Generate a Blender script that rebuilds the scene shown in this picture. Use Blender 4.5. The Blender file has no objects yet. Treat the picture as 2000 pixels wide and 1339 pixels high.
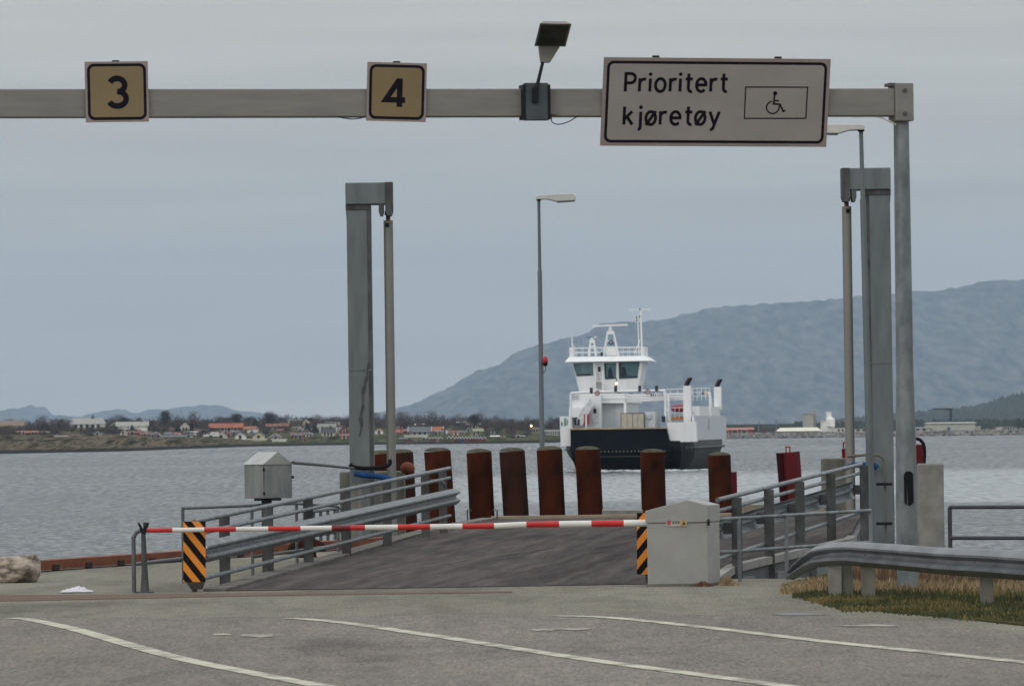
import bpy, bmesh, math, random
from math import sin, cos, pi, radians, tan, atan, atan2, sqrt
from mathutils import Vector, Matrix, noise as mnoise
random.seed(7)
SC = bpy.context.scene
COL = SC.collection

# ------------------------------------------------------------------ camera
F = 11440.0                      # focal length in pixels of the 2000 px wide photograph
CAMZ = 1.85
PITCH = atan(165.5 / F); ROLL = 0.01344
fw = Vector((0, cos(PITCH), sin(PITCH))); r0 = Vector((1, 0, 0)); u0 = Vector((0, -sin(PITCH), cos(PITCH)))
RT = r0 * cos(ROLL) - u0 * sin(ROLL); UP = u0 * cos(ROLL) + r0 * sin(ROLL)
cam = bpy.data.cameras.new('camera'); camo = bpy.data.objects.new('camera', cam); COL.objects.link(camo)
camo.matrix_world = Matrix(((RT.x, UP.x, -fw.x, 0), (RT.y, UP.y, -fw.y, 0), (RT.z, UP.z, -fw.z, CAMZ), (0, 0, 0, 1)))
cam.sensor_width = 36; cam.lens = F / 2000 * 36; cam.clip_start = 0.5; cam.clip_end = 80000
cam.dof.use_dof = True; cam.dof.focus_distance = 90; cam.dof.aperture_fstop = 12
SC.camera = camo

# ------------------------------------------------------------------ world, sun, exposure
W = bpy.data.worlds.new('World'); SC.world = W; W.use_nodes = True
wn = W.node_tree; wn.nodes.clear()
def WN(t, **k):
    n = wn.nodes.new(t)
    for a, b in k.items(): setattr(n, a, b)
    return n
SUN_EL, SUN_ROT = radians(24), radians(215)
sky = WN('ShaderNodeTexSky', sky_type='NISHITA', sun_disc=False, sun_elevation=SUN_EL, sun_rotation=SUN_ROT, air_density=1.5, dust_density=3.0)
tc = WN('ShaderNodeTexCoord'); sep = WN('ShaderNodeSeparateXYZ'); wn.links.new(tc.outputs['Generated'], sep.inputs[0])
mpw = WN('ShaderNodeMapping'); mpw.inputs['Scale'].default_value = (7, 7, 62)
wn.links.new(tc.outputs['Generated'], mpw.inputs[0])
nz = WN('ShaderNodeTexNoise'); nz.inputs['Scale'].default_value = 1.0; nz.inputs['Detail'].default_value = 6; nz.inputs['Roughness'].default_value = .55
wn.links.new(mpw.outputs[0], nz.inputs['Vector'])
mpw2 = WN('ShaderNodeMapping'); mpw2.inputs['Scale'].default_value = (10, 10, 190)
wn.links.new(tc.outputs['Generated'], mpw2.inputs[0])
nz2 = WN('ShaderNodeTexNoise'); nz2.inputs['Scale'].default_value = 1.0; nz2.inputs['Detail'].default_value = 5
wn.links.new(mpw2.outputs[0], nz2.inputs['Vector'])
# elevation, wobbled by the cloud noise
a1 = WN('ShaderNodeMath', operation='MULTIPLY_ADD'); a1.inputs[1].default_value = .042; wn.links.new(nz.outputs['Fac'], a1.inputs[0]); wn.links.new(sep.outputs['Z'], a1.inputs[2])
a2 = WN('ShaderNodeMath', operation='SUBTRACT'); a2.inputs[1].default_value = .021; wn.links.new(a1.outputs[0], a2.inputs[0])
a3 = WN('ShaderNodeMath', operation='POWER', use_clamp=True); a3.inputs[1].default_value = .5
amx = WN('ShaderNodeMath', operation='MAXIMUM'); amx.inputs[1].default_value = 0.0; wn.links.new(a2.outputs[0], amx.inputs[0]); wn.links.new(amx.outputs[0], a3.inputs[0])
cr = WN('ShaderNodeValToRGB'); wn.links.new(a3.outputs[0], cr.inputs[0])
def ramp(cr, stops):
    e = cr.color_ramp.elements
    while len(e) > 1: e.remove(e[-1])
    e[0].position = stops[0][0]; e[0].color = (*stops[0][1], 1)
    for p, c in stops[1:]:
        x = e.new(p); x.color = (*c, 1)
ramp(cr, [(0, (.63, .60, .555)), (.10, (.575, .558, .518)), (.17, (.54, .535, .505)), (.21, (.56, .558, .528)), (.25, (.63, .62, .585)), (.28, (.69, .675, .63)), (.40, (.82, .84, .84)), (.7, (1.22, 1.25, 1.26)), (1, (1.45, 1.48, 1.50))])
cm = WN('ShaderNodeMath', operation='MULTIPLY_ADD'); cm.inputs[1].default_value = .40; cm.inputs[2].default_value = .80; wn.links.new(nz2.outputs['Fac'], cm.inputs[0])
sc_ = WN('ShaderNodeVectorMath', operation='SCALE'); wn.links.new(cr.outputs[0], sc_.inputs[0]); wn.links.new(cm.outputs[0], sc_.inputs['Scale'])
bg1 = WN('ShaderNodeBackground'); bg1.inputs[1].default_value = 0.92; wn.links.new(sc_.outputs[0], bg1.inputs[0])
bg2 = WN('ShaderNodeBackground'); bg2.inputs[1].default_value = 0.10; wn.links.new(sky.outputs[0], bg2.inputs[0])
mx = WN('ShaderNodeMixShader'); mx.inputs[0].default_value = .1
wn.links.new(bg1.outputs[0], mx.inputs[1]); wn.links.new(bg2.outputs[0], mx.inputs[2])
wo = WN('ShaderNodeOutputWorld'); wn.links.new(mx.outputs[0], wo.inputs[0])
sl = bpy.data.lights.new('sun', 'SUN'); sl.energy = 0.5; sl.angle = radians(25); sl.color = (1, .96, .9)
slo = bpy.data.objects.new('sun', sl); COL.objects.link(slo)
sd = Vector((sin(SUN_ROT) * cos(SUN_EL), cos(SUN_ROT) * cos(SUN_EL), sin(SUN_EL)))
slo.rotation_euler = sd.to_track_quat('Z', 'Y').to_euler()
SC.view_settings.view_transform = 'Standard'; SC.view_settings.look = 'None'; SC.view_settings.exposure = 0.0; SC.view_settings.gamma = 1
SC.cycles.volume_bounces = 0; SC.cycles.max_bounces = 6; SC.cycles.diffuse_bounces = 3; SC.cycles.glossy_bounces = 3
SC.cycles.use_denoising = True

# ------------------------------------------------------------------ projection helpers
def ray(px, py):
    return fw + RT * ((px - 1000) / F) + UP * ((669.5 - py) / F)
def P(px, py, Y):                # world point seen at a pixel, at depth Y
    d = ray(px, py); k = Y / d.y
    return Vector((d.x * k, Y, CAMZ + d.z * k))
def G(px, py, z=0.0):            # ground point seen at a pixel, on the level z
    d = ray(px, py); k = (z - CAMZ) / d.z
    return Vector((d.x * k, d.y * k, z))
def hor(px): return 835 - .01344 * (px - 1000)
SEA = -2.65

# ------------------------------------------------------------------ materials
MATS = {}
def mat(name, col, rough=.7, metal=0.0, var=.12, scale=3.0, var2=None, col2=None, bump=0.0, bscale=40, detail=6, stretch=(1, 1, 1), emit=None, spec=.4, thr=(.35, .65)):
    if name in MATS: return MATS[name]
    m = bpy.data.materials.new(name); m.use_nodes = True; nt = m.node_tree; b = nt.nodes['Principled BSDF']
    b.inputs['Roughness'].default_value = rough; b.inputs['Metallic'].default_value = metal
    b.inputs['Specular IOR Level'].default_value = spec
    t = nt.nodes.new('ShaderNodeTexCoord'); mp = nt.nodes.new('ShaderNodeMapping'); mp.inputs['Scale'].default_value = stretch
    nt.links.new(t.outputs['Object'], mp.inputs[0])
    n = nt.nodes.new('ShaderNodeTexNoise'); n.inputs['Scale'].default_value = scale; n.inputs['Detail'].default_value = detail; n.inputs['Roughness'].default_value = .6
    nt.links.new(mp.outputs[0], n.inputs['Vector'])
    r = nt.nodes.new('ShaderNodeValToRGB'); nt.links.new(n.outputs['Fac'], r.inputs[0])
    c2 = col2 if col2 else tuple(c * (1 - 2 * var) for c in col)
    c1 = col if col2 else tuple(c * (1 + var) for c in col)
    ramp(r, [(thr[0], c2), (thr[1], c1)])
    nt.links.new(r.outputs[0], b.inputs['Base Color'])
    if bump:
        n2 = nt.nodes.new('ShaderNodeTexNoise'); n2.inputs['Scale'].default_value = bscale; n2.inputs['Detail'].default_value = 4
        nt.links.new(mp.outputs[0], n2.inputs['Vector'])
        bp = nt.nodes.new('ShaderNodeBump'); bp.inputs['Strength'].default_value = .6; bp.inputs['Distance'].default_value = bump
        nt.links.new(n2.outputs['Fac'], bp.inputs['Height']); nt.links.new(bp.outputs[0], b.inputs['Normal'])
    if emit:
        b.inputs['Emission Color'].default_value = (*emit[0], 1); b.inputs['Emission Strength'].default_value = emit[1]
    MATS[name] = m
    return m
galv = mat('galvanised steel', (.20, .222, .232), .5, .25, col2=(.10, .115, .125), scale=5, bump=.002, bscale=30, stretch=(1, 1, .5))
galv_d = mat('dull galvanised steel', (.095, .102, .104), .65, .1, spec=.25, col2=(.045, .048, .046), scale=5, stretch=(1, 1, .4))
tower_m = mat('tower grey paint', (.145, .165, .172), .55, .1, col2=(.095, .11, .118), scale=1.6, stretch=(2.5, 2.5, .5), detail=8)
beam_m = mat('weathered aluminium', (.21, .205, .19), .6, .2, col2=(.175, .17, .16), scale=2.5, stretch=(.6, .6, 4), detail=8)
dark = mat('black steel', (.012, .013, .018), .6, .0, spec=.15)
rubber = mat('black rubber', (.009, .009, .012), .8, spec=.12)
rust = mat('rusted steel', (.066, .017, .007), .9, .0, spec=.06, col2=(.020, .008, .006), scale=2.6, detail=9, bump=.008, bscale=12, stretch=(1, 1, .5))
rustd = mat('dark rusted steel', (.045, .015, .009), .9, .0, spec=.15, col2=(.018, .009, .007), scale=2.6, detail=8, stretch=(1, 1, .5))
rusto = mat('orange rusted steel', (.20, .060, .026), .85, .0, col2=(.11, .034, .018), scale=3, detail=8)
conc = mat('weathered concrete', (.26, .255, .235), .9, col2=(.15, .148, .135), scale=2.2, detail=9, bump=.004, bscale=30)
concd = mat('stained concrete', (.17, .165, .14), .9, col2=(.085, .083, .072), scale=3, detail=9, bump=.004, bscale=25, stretch=(1, 1, .35))
boxm = mat('grey painted cabinet', (.29, .29, .28), .55, var=.05, scale=4, detail=8)
cabm = mat('zinc cabinet', (.25, .265, .26), .55, .2, col2=(.14, .15, .15), scale=5, detail=6, stretch=(1, 1, .3))
redp = mat('red paint', (.50, .022, .02), .4, var=.08); whitep = mat('white paint', (.66, .65, .62), .45, var=.05)
dredp = mat('worn dark red paint', (.16, .010, .010), .5, var=.1)
redpile = mat('faded red pile paint', (.125, .013, .017), .75, spec=.12, col2=(.06, .009, .011), scale=2, detail=8, stretch=(1, 1, .4))
orange = mat('orange reflective film', (.70, .23, .02), .4, var=.04); black = mat('black film', (.007, .007, .009), .6, spec=.12)
signw = mat('white sign film', (.265, .245, .232), .45, var=.04, scale=2); signy = mat('yellow sign film', (.188, .138, .070), .45, var=.05, scale=2)
signb = mat('black sign print', (.007, .005, .010), .7, spec=.12); signe = mat('sign edge', (.24, .20, .19), .5, var=.05)
bluep = mat('blue hose', (.008, .050, .16), .6, spec=.15, var=.2, scale=6); lampw = mat('lamp housing white', (.50, .50, .48), .5, var=.06)
moss = mat('mossy pile cap', (.10, .096, .070), .95, spec=.05, col2=(.05, .048, .034), scale=8, bump=.02, bscale=20)

# ------------------------------------------------------------------ mesh builder
def wloc(o):
    v = Vector((0, 0, 0))
    while o: v += o.location; o = o.parent
    return v
class MB:
    def __init__(s): s.v = []; s.f = []
    def quad(s, *p):
        n = len(s.v); s.v += [Vector(q) for q in p]; s.f.append(tuple(range(n, n + len(p)))); return s
    def box(s, c, size, yaw=0.0, taper=1.0, M=None):
        c = Vector(c); x, y, z = [q / 2 for q in size]; n = len(s.v)
        for sz in (-1, 1):
            k = 1 if sz < 0 else taper
            for sx, sy in ((-1, -1), (1, -1), (1, 1), (-1, 1)):
                p = Vector((sx * x * k, sy * y * k, sz * z))
                if M is not None: p = M @ p
                else: p = Vector((p.x * cos(yaw) - p.y * sin(yaw), p.x * sin(yaw) + p.y * cos(yaw), p.z))
                s.v.append(c + p)
        for f in ((0, 3, 2, 1), (4, 5, 6, 7), (0, 1, 5, 4), (1, 2, 6, 5), (2, 3, 7, 6), (3, 0, 4, 7)): s.f.append(tuple(n + i for i in f))
        return s
    def beam(s, a, b, w, h, up=Vector((0, 0, 1))):      # rectangular bar from a to b
        a, b = Vector(a), Vector(b); d = (b - a).normalized(); x = d.cross(up)
        if x.length < 1e-4: x = d.cross(Vector((0, 1, 0)))
        x.normalize(); z = x.cross(d); n = len(s.v)
        for p in (a, b):
            for i, j in ((-1, -1), (1, -1), (1, 1), (-1, 1)): s.v.append(p + x * (i * w / 2) + z * (j * h / 2))
        for f in ((0, 1, 2, 3), (7, 6, 5, 4), (0, 4, 5, 1), (1, 5, 6, 2), (2, 6, 7, 3), (3, 7, 4, 0)): s.f.append(tuple(n + i for i in f))
        return s
    def tube(s, pts, r, n=10, cap=True):
        pts = [Vector(p) for p in pts]; rs = r if isinstance(r, (list, tuple)) else [r] * len(pts); base = len(s.v); prev = None
        for i, p in enumerate(pts):
            d = (pts[min(i + 1, len(pts) - 1)] - pts[max(i - 1, 0)]).normalized()
            if prev is None: prev = d.cross(Vector((0, 0, 1)) if abs(d.z) < .9 else Vector((0, 1, 0))).normalized()
            x = (prev - d * prev.dot(d)).normalized(); prev = x; y = d.cross(x)
            for k in range(n):
                t = 2 * pi * k / n; s.v.append(p + x * cos(t) * rs[i] + y * sin(t) * rs[i])
        for i in range(len(pts) - 1):
            for k in range(n):
                a = base + i * n + k; b = base + i * n + (k + 1) % n; s.f.append((a, b, b + n, a + n))
        if cap:
            s.f.append(tuple(base + k for k in range(n))[::-1]); e = base + (len(pts) - 1) * n; s.f.append(tuple(e + k for k in range(n)))
        return s
    def prism(s, poly, off):                            # planar polygon pushed along off
        off = Vector(off); n = len(s.v); k = len(poly); s.v += [Vector(p) for p in poly]; s.v += [Vector(p) + off for p in poly]
        s.f.append(tuple(range(n, n + k))); s.f.append(tuple(range(n + k, n + 2 * k))[::-1])
        for i in range(k): j = (i + 1) % k; s.f.append((n + i, n + k + i, n + k + j, n + j))
        return s
    def loft(s, rings, cap=True):
        n = len(s.v); k = len(rings[0])
        for r in rings: s.v += [Vector(p) for p in r]
        for i in range(len(rings) - 1):
            for j in range(k): a = n + i * k + j; b = n + i * k + (j + 1) % k; s.f.append((a, b, b + k, a + k))
        if cap: s.f.append(tuple(range(n, n + k))[::-1]); s.f.append(tuple(range(n + (len(rings) - 1) * k, n + len(rings) * k)))
        return s
    def sheet(s, pts, nx):                              # grid of points, nx per row
        n = len(s.v); s.v += [Vector(p) for p in pts]; ny = len(pts) // nx
        for j in range(ny - 1):
            for i in range(nx - 1): a = n + j * nx + i; s.f.append((a, a + 1, a + nx + 1, a + nx))
        return s
    def build(s, name, m, parent=None, local=False, smooth=False, bevel=0.0):
        me = bpy.data.meshes.new(name); off = wloc(parent) if (parent and not local) else Vector((0, 0, 0))
        me.from_pydata([tuple(v - off) for v in s.v], [], s.f)
        bm = bmesh.new(); bm.from_mesh(me)
        bmesh.ops.recalc_face_normals(bm, faces=bm.faces)
        bm.to_mesh(me); bm.free()
        me.materials.append(m)
        o = bpy.data.objects.new(name, me); COL.objects.link(o)
        if parent: o.parent = parent
        if smooth:
            me.shade_smooth()
            try: me.set_sharp_from_angle(angle=radians(35))
            except Exception: pass
        if bevel:
            bv = o.modifiers.new('bevel', 'BEVEL'); bv.width = bevel; bv.segments = 2; bv.limit_method = 'ANGLE'
        return o
def tag(o, label=None, cat=None, group=None, kind=None):
    if label: o['label'] = label
    if cat: o['category'] = cat
    if group: o['group'] = group
    if kind: o['kind'] = kind
    return o
def empty(name, loc, label, cat, group=None, rz=0.0):
    o = bpy.data.objects.new(name, None); COL.objects.link(o); o.location = Vector(loc); o.rotation_euler = (0, 0, rz); o.empty_display_size = .2
    return tag(o, label, cat, group)
def copy_tree(o, parent=None):
    c = o.copy(); COL.objects.link(c); c.parent = parent
    for ch in list(o.children): copy_tree(ch, c)
    return c
def polyline_w(pts, n=6):                                # smooth a polyline
    out = []
    for i in range(len(pts) - 1):
        p0 = pts[max(i - 1, 0)]; p1 = pts[i]; p2 = pts[i + 1]; p3 = pts[min(i + 2, len(pts) - 1)]
        for k in range(n):
            t = k / n
            out.append(tuple(.5 * (2 * p1[a] + (p2[a] - p0[a]) * t + (2 * p0[a] - 5 * p1[a] + 4 * p2[a] - p3[a]) * t * t + (3 * p1[a] - p0[a] - 3 * p2[a] + p3[a]) * t ** 3) for a in range(len(p1))))
    out.append(tuple(pts[-1])); return out

# ================================================================== SETTING
# ---- quay ground (solid, drops to the sea at its edges)
EL = [(-6.42 + .316 * (Y - 79.4), Y) for Y in (-30, 20, 60, 79.4, 85.1, 92, 96)]
quay_poly = [(x, y) for x, y in EL] + [(-0.8, 96.2), (-.6, 84), (2.0, 70.6), (3.2, 70.3), (4.0, 71.2), (4.9, 76), (6.0, 78.6), (40, 79.5), (60, 40), (60, -30)]
asph_m = bpy.data.materials.new('asphalt'); asph_m.use_nodes = True
def ground_material(m, base, light, tint, spec=.03, stretch=(1, 1, 1), rot=0.0, fs=(1, .14, 1), k=.36):
    nt = m.node_tree; b = nt.nodes['Principled BSDF']; b.inputs['Roughness'].default_value = .9; b.inputs['Specular IOR Level'].default_value = spec
    t = nt.nodes.new('ShaderNodeTexCoord')
    def nzn(scale, detail, st=(1, 1, 1)):
        mp = nt.nodes.new('ShaderNodeMapping'); mp.inputs['Scale'].default_value = st; mr_ = nt.nodes.new('ShaderNodeMapping'); mr_.inputs['Rotation'].default_value = (0, 0, rot); nt.links.new(t.outputs['Object'], mr_.inputs[0]); nt.links.new(mr_.outputs[0], mp.inputs[0])
        n = nt.nodes.new('ShaderNodeTexNoise'); n.inputs['Scale'].default_value = scale; n.inputs['Detail'].default_value = detail; n.inputs['Roughness'].default_value = .62
        nt.links.new(mp.outputs[0], n.inputs['Vector']); return n
    big = nzn(.22, 5, stretch); mid = nzn(1.3, 8, stretch); fine = nzn(42, 3, fs); med = nzn(5.5, 6, stretch)
    r1 = nt.nodes.new('ShaderNodeValToRGB'); nt.links.new(big.outputs['Fac'], r1.inputs[0]); ramp(r1, [(.38, base), (.6, light)])
    r2 = nt.nodes.new('ShaderNodeValToRGB'); nt.links.new(mid.outputs['Fac'], r2.inputs[0]); ramp(r2, [(.30, tint), (.52, (1, 1, 1)), (.75, (1.1, 1.08, 1.05))])
    stn = nzn(.33, 5, (.8, .35, 1)); r5 = nt.nodes.new('ShaderNodeValToRGB'); nt.links.new(stn.outputs['Fac'], r5.inputs[0]); ramp(r5, [(.34, (.70, .70, .71)), (.44, (1, 1, 1))])
    r3 = nt.nodes.new('ShaderNodeValToRGB'); nt.links.new(fine.outputs['Fac'], r3.inputs[0]); ramp(r3, [(.3, (.66, .66, .66)), (.5, (.98, .98, .98)), (.72, (1.36, 1.34, 1.30))])
    def mul(a, c):
        x = nt.nodes.new('ShaderNodeMix'); x.data_type = 'RGBA'; x.blend_type = 'MULTIPLY'; x.inputs[0].default_value = 1
        nt.links.new(a, x.inputs[6]); nt.links.new(c, x.inputs[7]); return x.outputs[2]
    r4 = nt.nodes.new('ShaderNodeValToRGB'); nt.links.new(med.outputs['Fac'], r4.inputs[0]); ramp(r4, [(.30, (1 - .32 * k, 1 - .31 * k, 1 - .28 * k)), (.5, (1, 1, 1)), (.70, (1 + .30 * k, 1 + .24 * k, 1 + .19 * k))])
    nt.links.new(mul(mul(mul(r1.outputs[0], r2.outputs[0]), r3.outputs[0]), mul(r4.outputs[0], r5.outputs[0])), b.inputs['Base Color'])
    bp = nt.nodes.new('ShaderNodeBump'); bp.inputs['Strength'].default_value = .5; bp.inputs['Distance'].default_value = .012
    nt.links.new(fine.outputs['Fac'], bp.inputs['Height']); nt.links.new(bp.outputs[0], b.inputs['Normal'])
ground_material(asph_m, (.170, .154, .139), (.212, .192, .173), (.86, .86, .87), stretch=(1, .16, 1))
quay_m = bpy.data.materials.new('quay surface'); quay_m.use_nodes = True
ground_material(quay_m, (.165, .158, .130), (.215, .206, .172), (.75, .75, .75), stretch=(1, .2, 1))
ramp_m = bpy.data.materials.new('ramp asphalt'); ramp_m.use_nodes = True
ground_material(ramp_m, (.060, .054, .053), (.100, .090, .086), (.55, .54, .55), spec=.03, stretch=(.9, .012, 1), rot=radians(6.2), fs=(.15, .003, 1), k=.8)
mb = MB(); mb.prism([(x, y, 0) for x, y in quay_poly], (0, 0, -6)); tag(mb.build('ground', quay_m), kind='structure')
# asphalt of the waiting lanes, laid on the quay
edge = [G(px, py) for px, py in ((-700, 1212), (0, 1208), (500, 1206), (900, 1204), (1200, 1202), (1500, 1203), (1700, 1210), (1850, 1222), (2000, 1243), (2500, 1290))]
road = [(p.x, p.y, .012) for p in edge] + [(30, 30, .012), (30, -28, .012), (-28, -28, .012), (-28, 40, .012)]
mb = MB(); mb.prism(road, (0, 0, -.03)); tag(mb.build('road', asph_m), kind='structure')
# reddish worn strip along the foot of the ramp
kerbm = mat('rusty strip', (.165, .122, .098), .9, spec=.02, col2=(.13, .105, .085), scale=1.5, detail=7)
mb = MB(); q = [G(px, py) for px, py in ((-700, 1178), (0, 1174), (250, 1169), (520, 1163), (1000, 1157), (1000, 1154.5), (520, 1158), (250, 1161), (0, 1162), (-700, 1166))]
mb.prism([(p.x, p.y, .008) for p in q], (0, 0, -.02)); tag(mb.build('path', kerbm), kind='structure')
# lane markings
paint = mat('worn road paint', (.50, .485, .40), .8, spec=.05, col2=(.22, .205, .185), scale=2.6, detail=10, thr=(.36, .54))
paint_w = mat('rubbed road paint', (.36, .345, .29), .8, spec=.05, col2=(.20, .185, .17), scale=3.5, detail=10, thr=(.38, .56))
def ground_line(pix, w, name='lane_marking', z=.017):
    pts = [G(a, b) for a, b in polyline_w(pix, 6)]; L = []; R = []
    for i, p in enumerate(pts):
        d = (pts[min(i + 1, len(pts) - 1)] - pts[max(i - 1, 0)]); d.z = 0; d.normalize(); nrm = Vector((-d.y, d.x, 0)) * (w / 2)
        L.append((p.x + nrm.x, p.y + nrm.y, z)); R.append((p.x - nrm.x, p.y - nrm.y, z))
    m = MB()
    for i in range(len(pts) - 1): m.quad(L[i], L[i + 1], R[i + 1], R[i])
    return m.build(name, paint)
for pix in ([(22, 1209), (60, 1212.5), (150, 1232), (250, 1261), (350, 1288), (450, 1309), (560, 1330), (640, 1345), (900, 1392)],
            [(562, 1209), (620, 1213), (700, 1222), (800, 1237), (900, 1252), (1000, 1268), (1130, 1288), (1250, 1305), (1400, 1325), (1520, 1341), (2000, 1410)],
            [(1080, 1205), (1200, 1209), (1400, 1230), (1600, 1254), (1800, 1275), (2000, 1296), (2300, 1326)]):
    tag(ground_line(pix, .175), kind='structure')
for x0, x1, y, h_ in ((415, 452, 1241.5, 2.0), (468, 536, 1244, 3.0), (1036, 1082, 1232.5, 1.8), (1070, 1156, 1231, 2.2), (1640, 1752, 1224.5, 2.0)):
    pts = [G(x0 + (x1 - x0) * t_, y + h_ * (w_ + .35 * sin(x0 + t_ * 9))) for t_, w_ in ((0, .1), (.08, -.6), (.3, -.8), (.6, -1), (.93, -.7), (1, 0), (.95, .7), (.6, 1), (.3, .8), (.06, .7))]
    b_ = MB(); b_.quad(*[(p.x, p.y, .0175 + .0003 * (x0 % 3)) for p in pts]); tag(b_.build('lane_marking', paint_w), kind='structure')
# dark stains and a puddle
stain = mat('damp stain', (.085, .08, .078), .75, col2=(.13, .122, .115), scale=2.5, detail=9)
def blob(px, py, w, h, z, m, name):
    pts = []
    for k in range(26):
        t = 2 * pi * k / 26; r = 1 + .28 * mnoise.noise(Vector((cos(t) * 1.6, sin(t) * 1.6, px * .01)))
        p = G(px + w * r * cos(t), py + h * r * sin(t)); pts.append((p.x, p.y, z))
    b = MB(); b.quad(*pts); return tag(b.build(name, m), kind='structure')
blob(1560, 1199, 52, 2.6, .004, mat('wet ground', (.03, .03, .033), .35), 'puddle')

# ---- sea
water_m = bpy.data.materials.new('sea water'); water_m.use_nodes = True
nt = water_m.node_tree; b = nt.nodes['Principled BSDF']; b.inputs['Base Color'].default_value = (.035, .045, .05, 1); b.inputs['Roughness'].default_value = .22; b.inputs['IOR'].default_value = 1.33
t = nt.nodes.new('ShaderNodeTexCoord')
def wnoise(scale, st, det):
    mp = nt.nodes.new('ShaderNodeMapping'); mp.inputs['Scale'].default_value = st; nt.links.new(t.outputs['Object'], mp.inputs[0])
    n = nt.nodes.new('ShaderNodeTexNoise'); n.inputs['Scale'].default_value = scale; n.inputs['Detail'].default_value = det; n.inputs['Roughness'].default_value = .6; nt.links.new(mp.outputs[0], n.inputs['Vector']); return n
nA = wnoise(3.6, (1.0, .16, 1), 4); nB = wnoise(1.9, (1, .055, 1), 4); nC = wnoise(.9, (1, .034, 1), 4); nD = wnoise(.02, (1, .25, 1), 4)
n1 = wnoise(1.1, (1.0, .45, 1), 6); n2 = wnoise(.16, (1, .5, 1), 3); n3 = wnoise(.012, (1, .10, 1), 4)
ad = nt.nodes.new('ShaderNodeMath'); ad.operation = 'MULTIPLY_ADD'; ad.inputs[1].default_value = 1.6; nt.links.new(n2.outputs['Fac'], ad.inputs[0]); nt.links.new(n1.outputs['Fac'], ad.inputs[2])
bp = nt.nodes.new('ShaderNodeBump'); bp.inputs['Distance'].default_value = .30; nt.links.new(ad.outputs[0], bp.inputs['Height'])
# calmer, paler lane of water ahead of the ferry and in far streaks
sp = nt.nodes.new('ShaderNodeSeparateXYZ'); nt.links.new(t.outputs['Object'], sp.inputs[0])
def mr(src, a0, a1, b0, b1):
    m = nt.nodes.new('ShaderNodeMapRange'); m.interpolation_type = 'SMOOTHSTEP'; nt.links.new(src, m.inputs[0])
    for i, v in enumerate((a0, a1, b0, b1)): m.inputs[i + 1].default_value = v
    return m.outputs[0]
def mth(op, a, c):
    m = nt.nodes.new('ShaderNodeMath'); m.operation = op
    for i, v in enumerate((a, c)):
        if isinstance(v, (int, float)): m.inputs[i].default_value = v
        else: nt.links.new(v, m.inputs[i])
    return m.outputs[0]
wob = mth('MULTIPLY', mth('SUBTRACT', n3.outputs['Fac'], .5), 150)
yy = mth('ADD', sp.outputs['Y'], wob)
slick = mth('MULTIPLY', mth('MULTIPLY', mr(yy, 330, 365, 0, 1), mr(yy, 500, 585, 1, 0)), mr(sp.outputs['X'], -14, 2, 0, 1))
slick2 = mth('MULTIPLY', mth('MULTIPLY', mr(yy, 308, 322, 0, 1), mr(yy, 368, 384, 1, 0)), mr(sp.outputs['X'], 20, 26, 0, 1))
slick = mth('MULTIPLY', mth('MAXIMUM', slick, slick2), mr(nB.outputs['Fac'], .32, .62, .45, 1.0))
fA = mr(sp.outputs['Y'], 220, 520, 1, 0); fB = mth('MULTIPLY', mr(sp.outputs['Y'], 260, 520, .1, 1), mr(sp.outputs['Y'], 900, 1300, 1, 0)); fC = mr(sp.outputs['Y'], 800, 1300, 0, 1)
def cen(n, k): return mth('MULTIPLY', mth('SUBTRACT', n.outputs['Fac'], .5), k)
tex = mth('ADD', mth('ADD', mth('MULTIPLY', cen(nA, 2.6), fA), mth('MULTIPLY', cen(nB, 2.6), fB)), mth('ADD', mth('MULTIPLY', cen(nC, 2.2), fC), cen(nD, .7)))
fac = mth('ADD', .5, tex)
st_ = mth('MULTIPLY', mth('SUBTRACT', 1.0, mth('MULTIPLY', slick, .80)), .8); nt.links.new(st_, bp.inputs['Strength'])
df = nt.nodes.new('ShaderNodeBsdfDiffuse'); df.inputs[0].default_value = (.030, .040, .048, 1)
mxs = nt.nodes.new('ShaderNodeMixShader'); out = nt.nodes['Material Output']
dk = mr(fac, .05, .95, .50, .0); dk = mth('MULTIPLY', dk, mth('SUBTRACT', 1.0, mth('MULTIPLY', slick, .72)))  # ripple noise mixes in dark diffuse, painting the shade of the waves
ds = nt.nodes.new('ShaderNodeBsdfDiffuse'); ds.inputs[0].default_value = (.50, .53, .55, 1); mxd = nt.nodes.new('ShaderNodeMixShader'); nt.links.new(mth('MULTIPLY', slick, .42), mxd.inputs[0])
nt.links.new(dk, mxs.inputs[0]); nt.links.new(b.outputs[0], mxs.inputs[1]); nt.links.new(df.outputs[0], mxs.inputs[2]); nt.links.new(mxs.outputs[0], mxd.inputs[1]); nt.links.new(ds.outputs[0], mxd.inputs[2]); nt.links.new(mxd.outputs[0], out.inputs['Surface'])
nt.links.new(bp.outputs[0], b.inputs['Normal'])
mb = MB(); mb.quad((-2900, -80, SEA), (2900, -80, SEA), (2900, 27500, SEA), (-2900, 27500, SEA)); tag(mb.build('water', water_m), kind='structure')

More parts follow.
